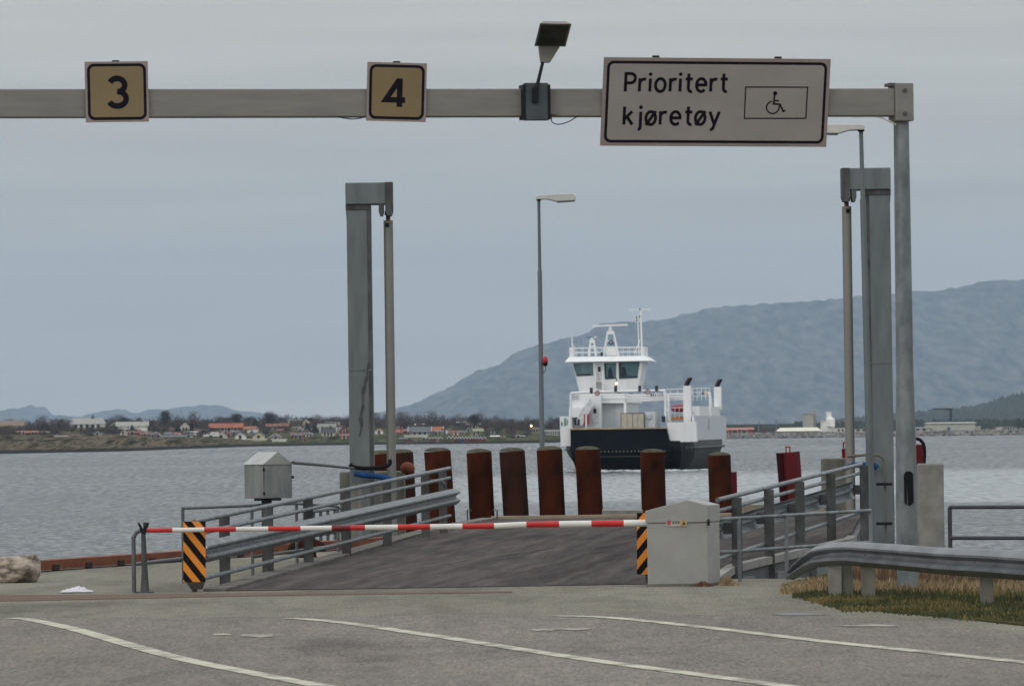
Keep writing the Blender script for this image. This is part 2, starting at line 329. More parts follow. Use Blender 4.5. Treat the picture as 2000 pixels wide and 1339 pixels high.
# ---- far hills
hill_m = mat('bare mountain rock and heath', (.145, .138, .13), .95, col2=(.010, .016, .020), scale=.026, detail=15, stretch=(1, .10, 1.1), thr=(.34, .72), spec=0)
def ridge(name, pts, D0, D1, ybase, rough, m, nx=260, ny=26, power=1.0, fs=1.0):
    xs = [p[0] for p in pts]; g = []
    def top(x):
        for i in range(len(pts) - 1):
            if x <= pts[i + 1][0]:
                a, c = pts[i], pts[i + 1]; k = (x - a[0]) / (c[0] - a[0]); return a[1] + (c[1] - a[1]) * k
        return pts[-1][1]
    for j in range(ny + 1):
        v = j / ny
        for i in range(nx):
            x = xs[0] + (xs[-1] - xs[0]) * i / (nx - 1); tp = top(x)
            D = D0 + (D1 - D0) * v
            yb = hor(x) + (CAMZ - SEA + 3) / D * F if ybase is None else ybase
            y = yb + (tp - yb) * (v ** power)
            p = P(x, y, D)
            amp = (p.z - SEA) * rough * (1 - v ** 4)
            nn = mnoise.fractal(Vector((p.x * .006 * fs, p.y * .0009 * fs, 3.1)), 1.0, 2.0, 6)
            p.y += nn * amp * 6; p.z += nn * amp
            if j == ny: p.z += mnoise.fractal(Vector((x * .05, 7.7, 0)), 1.0, 2.0, 4) * D1 / F * 4.0
            g.append(p)
    back = [Vector((q.x, q.y + 300, SEA - 5)) for q in g[-nx:]]
    mb = MB(); mb.sheet(g + back, nx); return tag(mb.build(name, m, smooth=True), kind='structure')
big = [(640, 822), (700, 813), (740, 805), (770, 797), (800, 790), (835, 778), (850, 768), (880, 757), (900, 742), (940, 722), (975, 712), (1000, 692), (1040, 678), (1090, 663), (1150, 650), (1170, 634), (1215, 627), (1260, 628), (1320, 618), (1370, 606), (1410, 598), (1480, 595), (1560, 588), (1640, 583), (1720, 575), (1780, 570), (1840, 567), (1880, 560), (1920, 549), (1960, 545), (2000, 545), (2100, 548), (2300, 530)]
ridge('mountain', big, 15500, 20000, None, .24, hill_m, nx=900, ny=150, power=1.0, fs=1.1)
lo = [(-300, 812), (0, 803), (30, 797), (65, 791), (85, 797), (105, 808), (160, 813), (180, 806), (210, 800), (245, 801), (260, 806), (290, 801), (330, 799), (370, 793), (405, 790), (430, 793), (455, 800), (490, 803), (520, 808), (560, 818), (700, 828)]
ridge('hill', lo, 21500, 24000, None, .05, hill_m, nx=240, ny=16, fs=.3)
woodm = mat('wooded hillside', (.045, .052, .035), .95, col2=(.02, .032, .026), scale=.06, detail=10, spec=0)
wl = [(1560, 846), (1640, 828), (1700, 822), (1790, 812), (1850, 808), (1900, 802), (1930, 795), (1960, 784), (2000, 774), (2080, 752), (2300, 735)]
ridge('terrain', wl, 5600, 6900, None, .05, woodm, nx=120, ny=16, fs=.5)

# ---- village shore: terrain defined by its shoreline and its crest
SH = [(-300, 893, 838), (0, 886, 834), (120, 883.5, 832), (240, 881, 830), (400, 875, 826), (500, 871.5, 824), (620, 869.5, 823), (730, 868, 823), (930, 866, 826), (1020, 865, 830), (1110, 863.5, 834), (1300, 861, 838)]
def shore(px):
    for i in range(len(SH) - 1):
        if px <= SH[i + 1][0]:
            a, c = SH[i], SH[i + 1]; k = (px - a[0]) / (c[0] - a[0]); return a[1] + (c[1] - a[1]) * k, a[2] + (c[2] - a[2]) * k
    return SH[-1][1], SH[-1][2]
def land_D(px, py):
    w, c = shore(px); Dw = (CAMZ - SEA) * F / (w - hor(px)); v = max(0, min(1, (w - py) / (w - c)))
    return Dw + 520 * v ** 1.15
def LP(px, py): return P(px, py, land_D(px, py))
g = []; NX = 360; NY = 40
for j in range(NY + 1):
    for i in range(NX):
        px = -300 + 1600 * i / (NX - 1); w, c = shore(px); v = j / NY; py = w + 1.5 + (c - w - 1.5) * v
        p = LP(px, py)
        rk = max(0, min(1, (520 - px) / 90)) * sin(pi * min(1, v * 1.9)) if v < .53 else 0
        p.z += rk * (1.9 * mnoise.fractal(Vector((p.x * .045, p.y * .012, 0)), 1.0, 2.0, 5)) + .12 * mnoise.noise(Vector((p.x * .1, p.y * .1, 5)))
        g.append(p)
g += [Vector((q.x, q.y + 60, SEA - 3)) for q in g[-NX:]]
land_m = bpy.data.materials.new('shore land'); land_m.use_nodes = True; nt = land_m.node_tree; b = nt.nodes['Principled BSDF']; b.inputs['Roughness'].default_value = .95; b.inputs['Specular IOR Level'].default_value = 0
t = nt.nodes.new('ShaderNodeTexCoord'); sp = nt.nodes.new('ShaderNodeSeparateXYZ'); nt.links.new(t.outputs['Object'], sp.inputs[0])
n1 = wnoise(.30, (1, .04, 1), 10); n2 = wnoise(.012, (1, .3, 1), 5)
rk = nt.nodes.new('ShaderNodeValToRGB'); nt.links.new(n1.outputs['Fac'], rk.inputs[0]); ramp(rk, [(.34, (.010, .010, .009)), (.44, (.050, .045, .025)), (.53, (.15, .125, .092)), (.58, (.035, .034, .022)), (.70, (.13, .112, .085))])
gr = nt.nodes.new('ShaderNodeValToRGB'); nt.links.new(n1.outputs['Fac'], gr.inputs[0]); ramp(gr, [(.35, (.028, .034, .020)), (.5, (.060, .072, .034)), (.65, (.11, .092, .060))])
mxl = nt.nodes.new('ShaderNodeMix'); mxl.data_type = 'RGBA'; nt.links.new(mr(sp.outputs['X'], -95, -70, 0, 1), mxl.inputs[0]); nt.links.new(rk.outputs[0], mxl.inputs[6]); nt.links.new(gr.outputs[0], mxl.inputs[7])
mx2 = nt.nodes.new('ShaderNodeMix'); mx2.data_type = 'RGBA'; nt.links.new(mr(sp.outputs['Z'], SEA + .45, SEA + .9, 0, 1), mx2.inputs[0]); mx2.inputs[6].default_value = (.028, .028, .028, 1); nt.links.new(mxl.outputs[2], mx2.inputs[7])
nt.links.new(mx2.outputs[2], b.inputs['Base Color'])
mb = MB(); mb.sheet(g, NX); tag(mb.build('shore', land_m, smooth=True), kind='structure')

# ---- right shore: flat land behind a rock breakwater
def RD(px): return (CAMZ - SEA) * F / ((856.5 - (px - 1420) * .0135) - hor(px))
mb = MB(); g = []
for j, (dd, z) in enumerate(((6, -2.8), (8, -1.15), (60, -1.05), (200, -.9), (500, -.6), (900, 2))):
    for i in range(40):
        px = 1330 + 900 * i / 39; D = RD(px) + dd; g.append(Vector(((px - 1000) / F * D, D, z)))
mb.sheet(g, 40); tag(mb.build('terrain', mat('industrial ground', (.045, .05, .038), .95, spec=0), smooth=True), kind='structure')
rng = random.Random(3); mb = MB()
ICO = None
bm = bmesh.new(); bmesh.ops.create_icosphere(bm, subdivisions=1, radius=1); ICO = ([v.co.copy() for v in bm.verts], [tuple(v.index for v in f.verts) for f in bm.faces]); bm.free()
def rock(mb, c, sx, sy, sz, rng, jag=.25):
    n = len(mb.v); a = rng.random() * 6
    for v in ICO[0]:
        k = 1 + rng.uniform(-jag, jag); x, y, z = v.x * sx * k, v.y * sy * k, v.z * sz * k
        mb.v.append(Vector((c[0] + x * cos(a) - y * sin(a), c[1] + x * sin(a) + y * cos(a), c[2] + z)))
    for f in ICO[1]: mb.f.append(tuple(n + i for i in f))
for k in range(2600):
    px = rng.uniform(1335, 2080); D = RD(px) + rng.uniform(0, 9); h = min(1, (D - RD(px)) / 6); s = rng.uniform(.35, .85)
    rock(mb, ((px - 1000) / F * D, D, SEA + h * 1.35 + rng.uniform(-.15, .2)), s, s * .8, s * .6, rng)
tag(mb.build('breakwater', mat('breakwater stone', (.23, .22, .20), .9, col2=(.09, .09, .09), scale=.35, detail=4)), 'long low rock breakwater across the water at right', 'breakwater', kind='stuff')

# ================================================================== GANTRY
GA = radians(12.4); gd = Vector((cos(GA), sin(GA), 0)); gn = Vector((sin(GA), -cos(GA), 0)); GP = Vector((4.24, 63.3, 0))   # gn points to the viewer
def gpt(u, n=0.0, z=0.0): return GP + gd * u + gn * n + Vector((0, 0, z))
def gu(px): # distance along the beam for an image column
    k = (px - 1000) / F; return (k * GP.y - GP.x) / (gd.x - k * gd.y)
gan = empty('overhead_gantry', GP, 'grey steel gantry whose level beam spans the ferry lanes on a tapered post', 'gantry')
BZ = 5.305
MB().beam(gpt(-14, 0, BZ), gpt(-.10, 0, BZ), .24, .296).build('beam', beam_m, gan, bevel=.012)
post = MB().tube([gpt(0, 0, -.1), gpt(0, 0, 1.2), gpt(0, 0, 2.4), gpt(0, 0, 5.12)], [.118, .116, .095, .083], 28).build('post', galv, gan, smooth=True)
hp = GP + Vector((0.018, -.112, 0)); ho = []
for k in range(20):
    t_ = 2 * pi * k / 20; a = .052 * cos(t_); zz = .135 * (1 if sin(t_) > 0 else -1) + .052 * sin(t_); ho.append(hp + Vector((a, -.004, 1.14 + zz)))
MB().prism(ho, (0, .02, 0)).build('hatch_opening', rubber, post)
ho2 = [hp + (p - hp) * 1.0 + Vector((0, 0.002, 0)) + (Vector((p.x - hp.x, 0, (p.z - 1.14)))) * .13 for p in ho]
MB().prism(ho2, (0, .015, 0)).build('hatch_rim', galv, post)
MB().box(gpt(0, 0, BZ), (.205, .30, .41), GA).build('end_bracket', beam_m, gan, bevel=.012)
for zz in (.125, -.125): MB().tube([gpt(.0, .15, BZ + zz), gpt(.0, .172, BZ + zz)], .022, 8).build('bolt', galv_d, gan)
MB().box(gpt(-.12, .02, BZ + .19), (.08, .2, .035), GA).build('cover_strip', galv_d, gan)
MB().tube(polyline_w([tuple(gpt(gu(1670), .08, 5.15)), tuple(gpt(gu(1715), .08, 5.15)), tuple(gpt(gu(1738), .1, 5.1)), tuple(gpt(-.085, .09, 5.06))], 6), .010, 6).build('cable', lampw, gan)
MB().tube(polyline_w([tuple(gpt(gu(662), .11, 5.155)), tuple(gpt(gu(680), .11, 5.138)), tuple(gpt(gu(695), .11, 5.133)), tuple(gpt(gu(717), .11, 5.155))], 6), .006, 6).build('cable', rubber, gan)

# stroke lettering -------------------------------------------------
def arc(cx, cy, rx, ry, a0, a1, n=14): return [(cx + rx * cos(radians(a0 + (a1 - a0) * k / n)), cy + ry * sin(radians(a0 + (a1 - a0) * k / n))) for k in range(n + 1)]
GL = {
 'P': [[(0, 0), (0, 1), (.3, 1)] + arc(.3, .74, .27, .26, 90, -90)[1:] + [(0, .48)]],
 'r': [[(0, 0), (0, .74)], arc(.27, .42, .27, .27, 178, 68)],
 'i': [[(0, 0), (0, .72)], 'dot'],
 'o': [arc(.29, .36, .29, .36, 0, 360, 22)],
 't': [[(.14, 1.0), (.14, .2)] + arc(.32, .2, .18, .2, 180, 285)[1:], [(-.04, .7), (.38, .7)]],
 'e': [[(.02, .37), (.55, .37)] + arc(.28, .36, .28, .36, 10, 318, 20)],
 'k': [[(0, 0), (0, 1)], [(.02, .30), (.46, .74)], [(.17, .43), (.5, 0)]],
 'j': [[(0, .72), (0, -.12)] + arc(-.16, -.12, .16, .16, 0, -85)[1:], 'dot'],
 'ø': [arc(.29, .36, .29, .36, 0, 360, 22), [(.01, -.03), (.58, .75)]],
 'y': [[(0, .72), (.28, .02)], [(.56, .72), (.24, -.14)] + arc(.08, -.12, .16, .16, -20, -100)[1:]],
 '3': [arc(.30, .745, .27, .235, 155, -90, 18)[:-1] + [(.30, .52)], arc(.30, .27, .31, .255, 90, -155, 20)],
 '4': [[(.52, 0), (.52, 1)], [(.50, .95), (.02, .24), (.72, .24)]],
}
def ribbon(mb, pts, w, toP, layer):
    n = len(pts); closed = abs(pts[0][0] - pts[-1][0]) + abs(pts[0][1] - pts[-1][1]) < 1e-6; L = []; R = []
    for i in range(n):
        a = pts[i - 1] if i > 0 else (pts[-2] if closed else pts[0]); c = pts[i + 1] if i < n - 1 else (pts[1] if closed else pts[-1]); p = pts[i]
        d1 = Vector((p[0] - a[0], p[1] - a[1])); d2 = Vector((c[0] - p[0], c[1] - p[1]))
        if d1.length < 1e-7: d1 = d2
        if d2.length < 1e-7: d2 = d1
        d1.normalize(); d2.normalize(); n1 = Vector((-d1.y, d1.x)); n2 = Vector((-d2.y, d2.x)); m_ = (n1 + n2)
        if m_.length < .2: m_ = n1
        m_.normalize(); k = min(2.0, 1 / max(.3, m_.dot(n1))); L.append((p[0] + m_.x * k * w / 2, p[1] + m_.y * k * w / 2)); R.append((p[0] - m_.x * k * w / 2, p[1] - m_.y * k * w / 2))
    for i in range(n - 1): mb.quad(toP(*L[i], layer), toP(*L[i + 1], layer), toP(*R[i + 1], layer), toP(*R[i], layer))
def glyph(mb, ch, x, y, h, w, toP, sx=1.0, base=0):
    for li, s in enumerate(GL[ch]):
        ly = base + .0003 * li
        if s == 'dot': mb.quad(*[toP(x + w * .62 * cos(a * pi / 6), y + .965 * h + w * .62 * sin(a * pi / 6), ly) for a in range(12)])
        else: ribbon(mb, [(x + p[0] * h * sx, y + p[1] * h) for p in s], w, toP, ly)
def sign_board(name, label, cpx, cpy, w, h, rot, tilt, face, group=None, off=.15):
    c0 = gpt(gu(cpx), off, 0); z = P(cpx, cpy, c0.y).z; c = Vector((c0.x, c0.y, z))
    e = empty(name, c, label, 'sign', group)
    U = gd * cos(rot) + Vector((0, 0, 1)) * sin(rot); V = -gd * sin(rot) + Vector((0, 0, 1)) * cos(rot)
    V = (V * cos(tilt) + gn * sin(tilt)).normalized(); N = U.cross(V)
    if N.dot(gn) < 0: N = -N
    def toP(u, v, l=0): return c + U * u + V * v + N * (l + .0125)
    MB().prism([toP(-w / 2, -h / 2, -.0245), toP(w / 2, -h / 2, -.0245), toP(w / 2, h / 2, -.0245), toP(-w / 2, h / 2, -.0245)], N * .024).build('panel', signe, e)
    def rr(ww, hh, r, n=6):
        o = []
        for cx, cy, a in ((ww / 2 - r, hh / 2 - r, 0), (-ww / 2 + r, hh / 2 - r, 90), (-ww / 2 + r, -hh / 2 + r, 180), (ww / 2 - r, -hh / 2 + r, 270)): o += arc(cx, cy, r, r, a, a + 90, n)
        return o
    m1 = .022 if w < 1 else .036; bw = .030
    MB().quad(*[toP(a, b_, .001) for a, b_ in rr(w - 2 * m1, h - 2 * m1, .07)]).build('border', signb, e)
    MB().quad(*[toP(a, b_, .002) for a, b_ in rr(w - 2 * m1 - 2 * bw, h - 2 * m1 - 2 * bw, .045)]).build('face', face, e)
    bx = [0] if w < 1 else [-w * .27, w * .27]
    for x in bx:
        q = toP(x, h / 2 + .012, -.05); MB().box(q - Vector((0, 0, .008)), (.07, .05, .022), GA).build('clamp', dark, e)
    return e, toP
for ch, lab, cpx, cpy, w, h, rot, tilt in (('3', 'square yellow sign with black number 3 on the gantry beam', 230, 179.5, .666, .634, .010, .0), ('4', 'square yellow sign with black number 4, tilted, on the gantry beam', 775.5, 180, .640, .622, -.026, .05)):
    e, toP = sign_board('lane_sign', lab, cpx, cpy, w, h, rot, tilt, signy, 'lane number signs on the gantry')
    m = MB(); glyph(m, ch, -.088 if ch == '3' else -.125, -.155, .30, .060, toP, 1.0, .004); m.build('digit', signb, e)
WS, HS = 2.50, .955
e, toP = sign_board('priority_sign', 'wide white sign reading Prioritert kjøretøy with a wheelchair symbol', 1397.5, 199.8, WS, HS, -.008, .22, signw)
su = WS / 440
m = MB()
def XY(zx, zy): # photo pixels in the sign's own frame
    px = 1150 + zx / 4; py = 90 + zy / 4; left = 1182 - (py - 114) * 8 / 170; return (px - left) * su - WS / 2, (284.5 - (py - (px - 1182) * 3 / 440)) / 170 * HS - HS / 2
hh = 34.5 / 170 * HS; sw = .033
for ch, zx in (('P', 288), ('r', 397), ('i', 478), ('o', 520), ('r', 634), ('i', 711), ('t', 757), ('e', 838), ('r', 949), ('t', 1029)):
    x, y = XY(zx, 360); glyph(m, ch, x, y, hh, sw, toP, .95, .004)
m.build('lettering', signb, e); m = MB()
for ch, zx in (('k', 277), ('j', 404), ('ø', 445), ('r', 557), ('e', 638), ('t', 754), ('ø', 829), ('y', 940)):
    x, y = XY(zx, 614); glyph(m, ch, x, y, hh, sw, toP, .95, .004)
m.build('lettering', signb, e)
m = MB(); c4 = [XY(1222, 325), XY(1706, 326), XY(1693, 567), XY(1213, 567)]; ribbon(m, c4 + [c4[0]], .013, toP, .004); m.build('symbol_frame', signb, e)
m = MB(); cx, cy = XY(1452, 374); m.quad(*[toP(cx + .024 * cos(a * pi / 7), cy + .024 * sin(a * pi / 7), .004) for a in range(14)])
ribbon(m, [XY(1448, 385), XY(1441, 455), XY(1490, 458), XY(1515, 512), XY(1532, 506)], .019, toP, .0043); ribbon(m, [XY(1444, 430), XY(1482, 431)], .016, toP, .0047)
cx, cy = XY(1434, 482); ribbon(m, arc(cx, cy, .070, .066, 100, 375, 26), .014, toP, .005); m.build('wheelchair_symbol', signb, e)
e['label'] = 'wide white sign reading Prioritert kjøretøy with a framed wheelchair symbol'

# floodlight clamped on the beam
fp0 = gpt(gu(1046), .15, BZ); fl = empty('floodlight', fp0, 'tilted floodlight on a thin arm clamped to the gantry beam', 'floodlight')
MB().box(gpt(gu(1046), .17, BZ + .005), (.27, .09, .40), GA, taper=.96).build('clamp_box', mat('dark box', (.055, .068, .075), .5, .2, var=.2), fl, bevel=.01)
for sx in (-1, 1): MB().box(gpt(gu(1046) + sx * .135, .12, BZ), (.03, .2, .37), GA).build('strap', dark, fl)
FY = fp0.y - .02
a0, a1 = P(1048, 172, FY - .08), P(1061, 118, FY + .06)
MB().tube([P(1046, 196, FY - .06), a0, a1], [.020, .020, .017], 10).build('arm', dark, fl)
MB().box(P(1046, 186, FY - .07), (.06, .05, .16), GA).build('arm_clamp', dark, fl)
hk = mat('grey lamp casting', (.165, .16, .14), .5, .1)
f1 = [P(1054, 46, FY - .30), P(1117, 47, FY - .30), P(1105, 92, FY + .10), P(1043, 91, FY + .10)]
nrm = (f1[1] - f1[0]).cross(f1[3] - f1[0]).normalized(); nrm = -nrm if nrm.y > 0 else nrm
k1 = [p - nrm * .075 + ((f1[0] + f1[2]) / 2 - p) * .30 for p in f1]
MB().loft([f1, k1]).build('housing', hk, fl, bevel=.006)
cc = sum(f1, Vector()) / 4
MB().quad(*[cc + (p - cc) * .86 + nrm * .004 for p in f1]).build('glass', mat('lamp glass', (.018, .018, .014), .5, .0, spec=.12, col2=(.05, .048, .038), scale=9), fl)
MB().quad(*[cc + (p - cc) * .30 + nrm * .008 for p in f1]).build('reflector', mat('lamp reflector', (.015, .014, .012), .3), fl)
n1 = [P(1051, 90, FY + .09), P(1094, 90, FY + .09), P(1074, 122, FY - .0), P(1055, 122, FY - .0)]
MB().prism(n1, (.0, .12, .0)).build('neck', mat('grey lamp neck', (.135, .13, .115), .5, .1), fl, bevel=.01)
jb = gpt(gu(1080), .14, 5.215); MB().box(jb, (.075, .05, .07), GA).build('junction_box', beam_m, fl)
MB().tube(polyline_w([tuple(P(a, c, fp0.y - .02)) for a, c in ((1066, 229), (1070, 231), (1073, 226), (1077, 228), (1078, 238), (1090, 243), (1110, 238), (1130, 226))], 5), .006, 6).build('cable', rubber, fl)

# ================================================================== BARRIER
YB = 67.7
bar = empty('barrier', G(1335, 1148), 'closed boom barrier with red and white arm and grey cabinet', 'barrier')
segs = [287, 337, 399, 461, 524, 587, 648, 713, 777, 840, 903, 965, 1028, 1092, 1155, 1218, 1264]
def army(px): return 1034 + (px - 287) * (1021.5 - 1034) / 975 + (1.2 if px < 966 else -.8)
def armr(px): return (.026 + (px - 287) / 680 * .008) if px < 966 else (.034 + (px - 965) / 300 * .006)
for i in range(len(segs) - 1):
    a, c = segs[i], segs[i + 1]; ra = armr(a + .5); rc = armr(c - .5)
    o = MB().tube([P(a, army(a + .5), YB), P(c, army(c - .5), YB)], [ra, rc], 18).build('arm_section', redp if i % 2 == 0 else whitep, bar, smooth=True)
    o['label'] = ('red' if i % 2 == 0 else 'white') + ' section of the barrier arm'
MB().tube([P(648, army(648), YB), P(684, army(684), YB)], [armr(650) + .0012, armr(680) + .0012], 18).build('worn_tape', dredp, bar, smooth=True)
# cabinet with a gabled lid
c0 = G(1266, 1146); bx0 = P(1266, 1140, 67.6); bx1 = P(1373, 1140, 67.6); yaw = .0; dep = .55; wL = c0.x; wR = G(1404, 1142).x
zs = P(1330, 1020, 67.7).z; pk = P(1342, 975, 67.9).z; zE = P(1266, 997, 67.6).z
yf = 67.55; wf = P(1383, 1100, yf).x; bw_ = (wR * 1.0 - wf)
# plan: front face wL..wf, right side face seen at a slant
fl_, fr_ = Vector((wL, yf, 0)), Vector((wf, yf + .02, 0)); br_, bl_ = Vector((wf + .16, yf + .62, 0)), Vector((wL + .10, yf + .60, 0))
MB().prism([fl_, fr_, br_, bl_], (0, 0, zs)).build('cabinet', boxm, bar, bevel=.012)
gx = P(1342, 975, yf).x; o_ = .006
def zz(p, z): return Vector((p.x, p.y, z))
F_ = [fl_ + Vector((-o_ - .012, -o_, 0)), fr_ + Vector((o_, -o_, 0)), br_ + Vector((o_, o_, 0)), bl_ + Vector((-o_, o_, 0))]
zR = P(1383, 986, yf).z
mb = MB(); pkf = Vector((gx, yf - o_, 0)); pkb = Vector((gx + .13, yf + .61, 0))
lid0 = [F_[0], pkf, F_[1], F_[2], pkb, F_[3]]
lo_ = [zz(p, zs + .004) for p in lid0]; hi_ = [zz(F_[0], zE), zz(pkf, pk), zz(F_[1], zR), zz(F_[2], zR), zz(pkb, pk), zz(F_[3], zE)]
n = len(mb.v); mb.v += lo_ + hi_
mb.f += [(5, 4, 3, 2, 1, 0), (0, 1, 7, 6), (1, 2, 8, 7), (2, 3, 9, 8), (3, 4, 10, 9), (4, 5, 11, 10), (5, 0, 6, 11), (6, 7, 10, 11), (7, 8, 9, 10)]
mb.build('lid', boxm, bar, bevel=.006)
MB().box((wf + .01, yf - .012, zs + .0), (.03, .02, .07)).build('hinge', dark, bar)
MB().prism([fl_ + Vector((-.015, -.015, 0)), fr_ + Vector((.015, -.015, 0)), br_ + Vector((.015, .015, 0)), bl_ + Vector((-.015, .015, 0))], (0, 0, .03)).build('plinth', concd, bar)
def card(parent, name, pxa, pya, pxb, pyb, Y, m, off=.0):
    return MB().prism([P(pxa, pyb, Y - off), P(pxb, pyb, Y - off), P(pxb, pya, Y - off), P(pxa, pya, Y - off)], (0, .002, 0)).build(name, m, parent)
st = card(bar, 'sticker', 1301, 1013.5, 1342, 1027, yf, mat('sticker white', (.42, .41, .38), .4, var=.03), .005)
card(st, 'red_field', 1303, 1015.5, 1310, 1024.5, yf, mat('sticker red', (.45, .05, .08), .4), .008)
card(st, 'yellow_field', 1329, 1014.5, 1341, 1026, yf, mat('sticker yellow', (.45, .31, .08), .4), .008)
mb = MB(); Yl = yf - .011
for tri in ([(1332, 1024), (1339, 1024), (1335.5, 1016)],): mb.quad(*[P(a, c, Yl) for a, c in tri])
mb.build('warning_triangle', mat('sticker print', (.06, .05, .05), .5), st)
for x0 in (1313, 1318, 1323):
    mb = MB()
    for seg in (((x0, 1017), (x0 + 1.5, 1023)), ((x0 + 1.5, 1023), (x0 + 3.2, 1017))):
        (a, c), (d, e_) = seg; mb.quad(P(a, c, Yl), P(a + 1.1, c, Yl), P(d + 1.1, e_, Yl), P(d, e_, Yl))
    mb.build('letter', mat('sticker print', ()), st)
# left rest post of the arm
rp = empty('barrier_rest', G(283, 1157), 'dark fork post that the barrier arm rests on', 'post')
q = G(283, 1157); zt = P(280, 1040, q.y).z
MB().tube([(q.x, q.y, 0), (q.x, q.y, .25), (q.x - .01, q.y, zt)], [.052, .036, .026], 16).build('column', galv_d, rp, smooth=True)
fk = [P(268, 1019, q.y - .03), P(273, 1022, q.y - .03), P(279, 1033, q.y - .03), P(286, 1022, q.y - .03), P(291, 1020, q.y - .03), P(285, 1041, q.y - .03), P(276, 1041, q.y - .03)]
MB().prism(fk, (0, .08, 0)).build('fork', dark, rp)
MB().prism([P(279.5, 1019.5, q.y + .06), P(291, 1019.5, q.y + .06), P(285, 1034, q.y + .06), P(280, 1034, q.y + .06)], (0, .02, 0)).build('fork_plate', galv_d, rp)
MB().box((q.x, q.y, .008), (.2, .16, .016)).build('foot_plate', galv_d, rp)

# warning boards ---------------------------------------------------
def warning_board(px0, px1, py0, py1, Y, up, label, drop_=0):
    e = empty('warning_board', (P((px0 + px1) / 2, py1, Y).x, Y, 0), label, 'warning board', 'striped boards at the ramp mouth')
    A, Bp, Cp, Dp = P(px0, py1, Y), P(px1, py1, Y), P(px1, py0, Y), P(px0, py0, Y)
    MB().prism([A, Bp, Cp, Dp], (0, .02, 0)).build('panel', black, e)
    w = px1 - px0; h = py1 - py0
    def clip(poly):
        def cut(poly, f):
            o = []
            for i in range(len(poly)):
                a, c = poly[i], poly[(i + 1) % len(poly)]; fa, fc = f(a), f(c)
                if fa >= 0: o.append(a)
                if fa * fc < 0: k = fa / (fa - fc); o.append((a[0] + (c[0] - a[0]) * k, a[1] + (c[1] - a[1]) * k))
            return o
        for f in (lambda p: p[1], lambda p: h - p[1]):
            poly = cut(poly, f)
            if len(poly) < 3: return None
        return poly
    mb = MB(); per = 38.0; sl = 1.25 * w; s0 = -sl - 22
    k = 0
    while s0 < h + sl:
        if up: pl = [(0, s0 + sl), (w, s0), (w, s0 + 19), (0, s0 + 19 + sl)]
        else: pl = [(0, s0), (w, s0 + sl), (w, s0 + sl + 19), (0, s0 + 19)]
        c = clip(pl)
        if c: mb.quad(*[P(px0 + x, py0 + y, Y - .003) for x, y in c])
        s0 += per
    mb.build('stripes', orange, e)
    MB().box(((A.x + Bp.x) / 2, Y + .05, Dp.z / 2 - .02), (.06, .05, Dp.z - .04)).build('post', galv_d, e)
    ft = A.z
    if up: return e
    MB().loft([[Vector((A.x + .03, Y - .01, ft)), Vector((Bp.x - .01, Y - .01, ft)), Vector((Bp.x - .01, Y + .1, ft)), Vector((A.x + .03, Y + .1, ft))], [Vector((A.x + .09, Y, .03)), Vector((Bp.x - .04, Y, .03)), Vector((Bp.x - .04, Y + .09, .03)), Vector((A.x + .09, Y + .09, .03))]]).build('foot', mat('old foot', (.05, .045, .035), .8), e)
    return e
warning_board(358, 401.5, 1017.5, 1136, 67.82, False, 'orange and black striped board at the left side of the ramp')
warning_board(1244, 1287, 1001, 1121, 68.9, True, 'orange and black striped board half hidden behind the grey barrier cabinet')

# ================================================================== RAMP (linkspan)
def kz_l(Y): return (Y - 68) * .0125
lft = [(-3.36, 68.0, .0), (-1.15, 92.0, .27), (-.30, 100.3, .29)]
rgt = [(2.25, 68.9, .005), (2.66, 73.5, .055), (4.70, 83.0, .19), (5.95, 100.3, .29)]
# resample both edges
def along(pts, Y):
    for i in range(len(pts) - 1):
        if Y <= pts[i + 1][1] or i == len(pts) - 2:
            a, c = pts[i], pts[i + 1]; k = (Y - a[1]) / (c[1] - a[1]); return Vector([a[j] + (c[j] - a[j]) * k for j in range(3)])
rampo = empty('linkspan_ramp', (0, 68, 0), 'dark asphalt linkspan ramp rising between guardrails to the piles', 'ramp')
NS = 24; rows = []
for i in range(NS + 1):
    Yl = 68 + 32.3 * i / NS; Yr = max(68.6, Yl); a = along(lft, Yl); c = along(rgt, Yr); rows.append((a, c))
mb = MB(); gpts = []
for a, c in rows:
    for k in range(9): gpts.append(a + (c - a) * (k / 8) + Vector((0, 0, .006)))
mb.sheet(gpts, 9); mb.build('deck', ramp_m, rampo)
def strip(mb, pts, w, z0, z1, side):
    for i in range(len(pts) - 1):
        a, c = pts[i], pts[i + 1]; d = (c - a); d.z = 0; d.normalize(); n_ = Vector((d.y, -d.x, 0)) * (w * side)
        mb.loft([[a + Vector((0, 0, z0)), a + n_ + Vector((0, 0, z0)), a + n_ + Vector((0, 0, z1)), a + Vector((0, 0, z1))], [c + Vector((0, 0, z0)), c + n_ + Vector((0, 0, z0)), c + n_ + Vector((0, 0, z1)), c + Vector((0, 0, z1))]], cap=(i in (0, len(pts) - 2)))
kerb_c = mat('ramp kerb', (.18, .17, .15), .85, spec=.1, col2=(.10, .096, .09), scale=2, detail=8)
mb = MB(); strip(mb, [a for a, c in rows], .26, -.45, .030, -1); mb.build('kerb', kerb_c, rampo)
kerb_r = mat('pale ramp kerb', (.27, .265, .245), .85, col2=(.18, .175, .16), scale=2, detail=8)
mb = MB(); strip(mb, [c for a, c in rows if c.y < 84.8], .13, -.05, .045, 1); mb.build('kerb', kerb_r, rampo)
mb = MB(); strip(mb, [c + Vector((-.10, .0, 0)) for a, c in rows], .18, -.75, -.052, 1); mb.build('side_girder', mat('girder grey', (.10, .105, .11), .7, col2=(.035, .037, .04), scale=1.2), rampo)
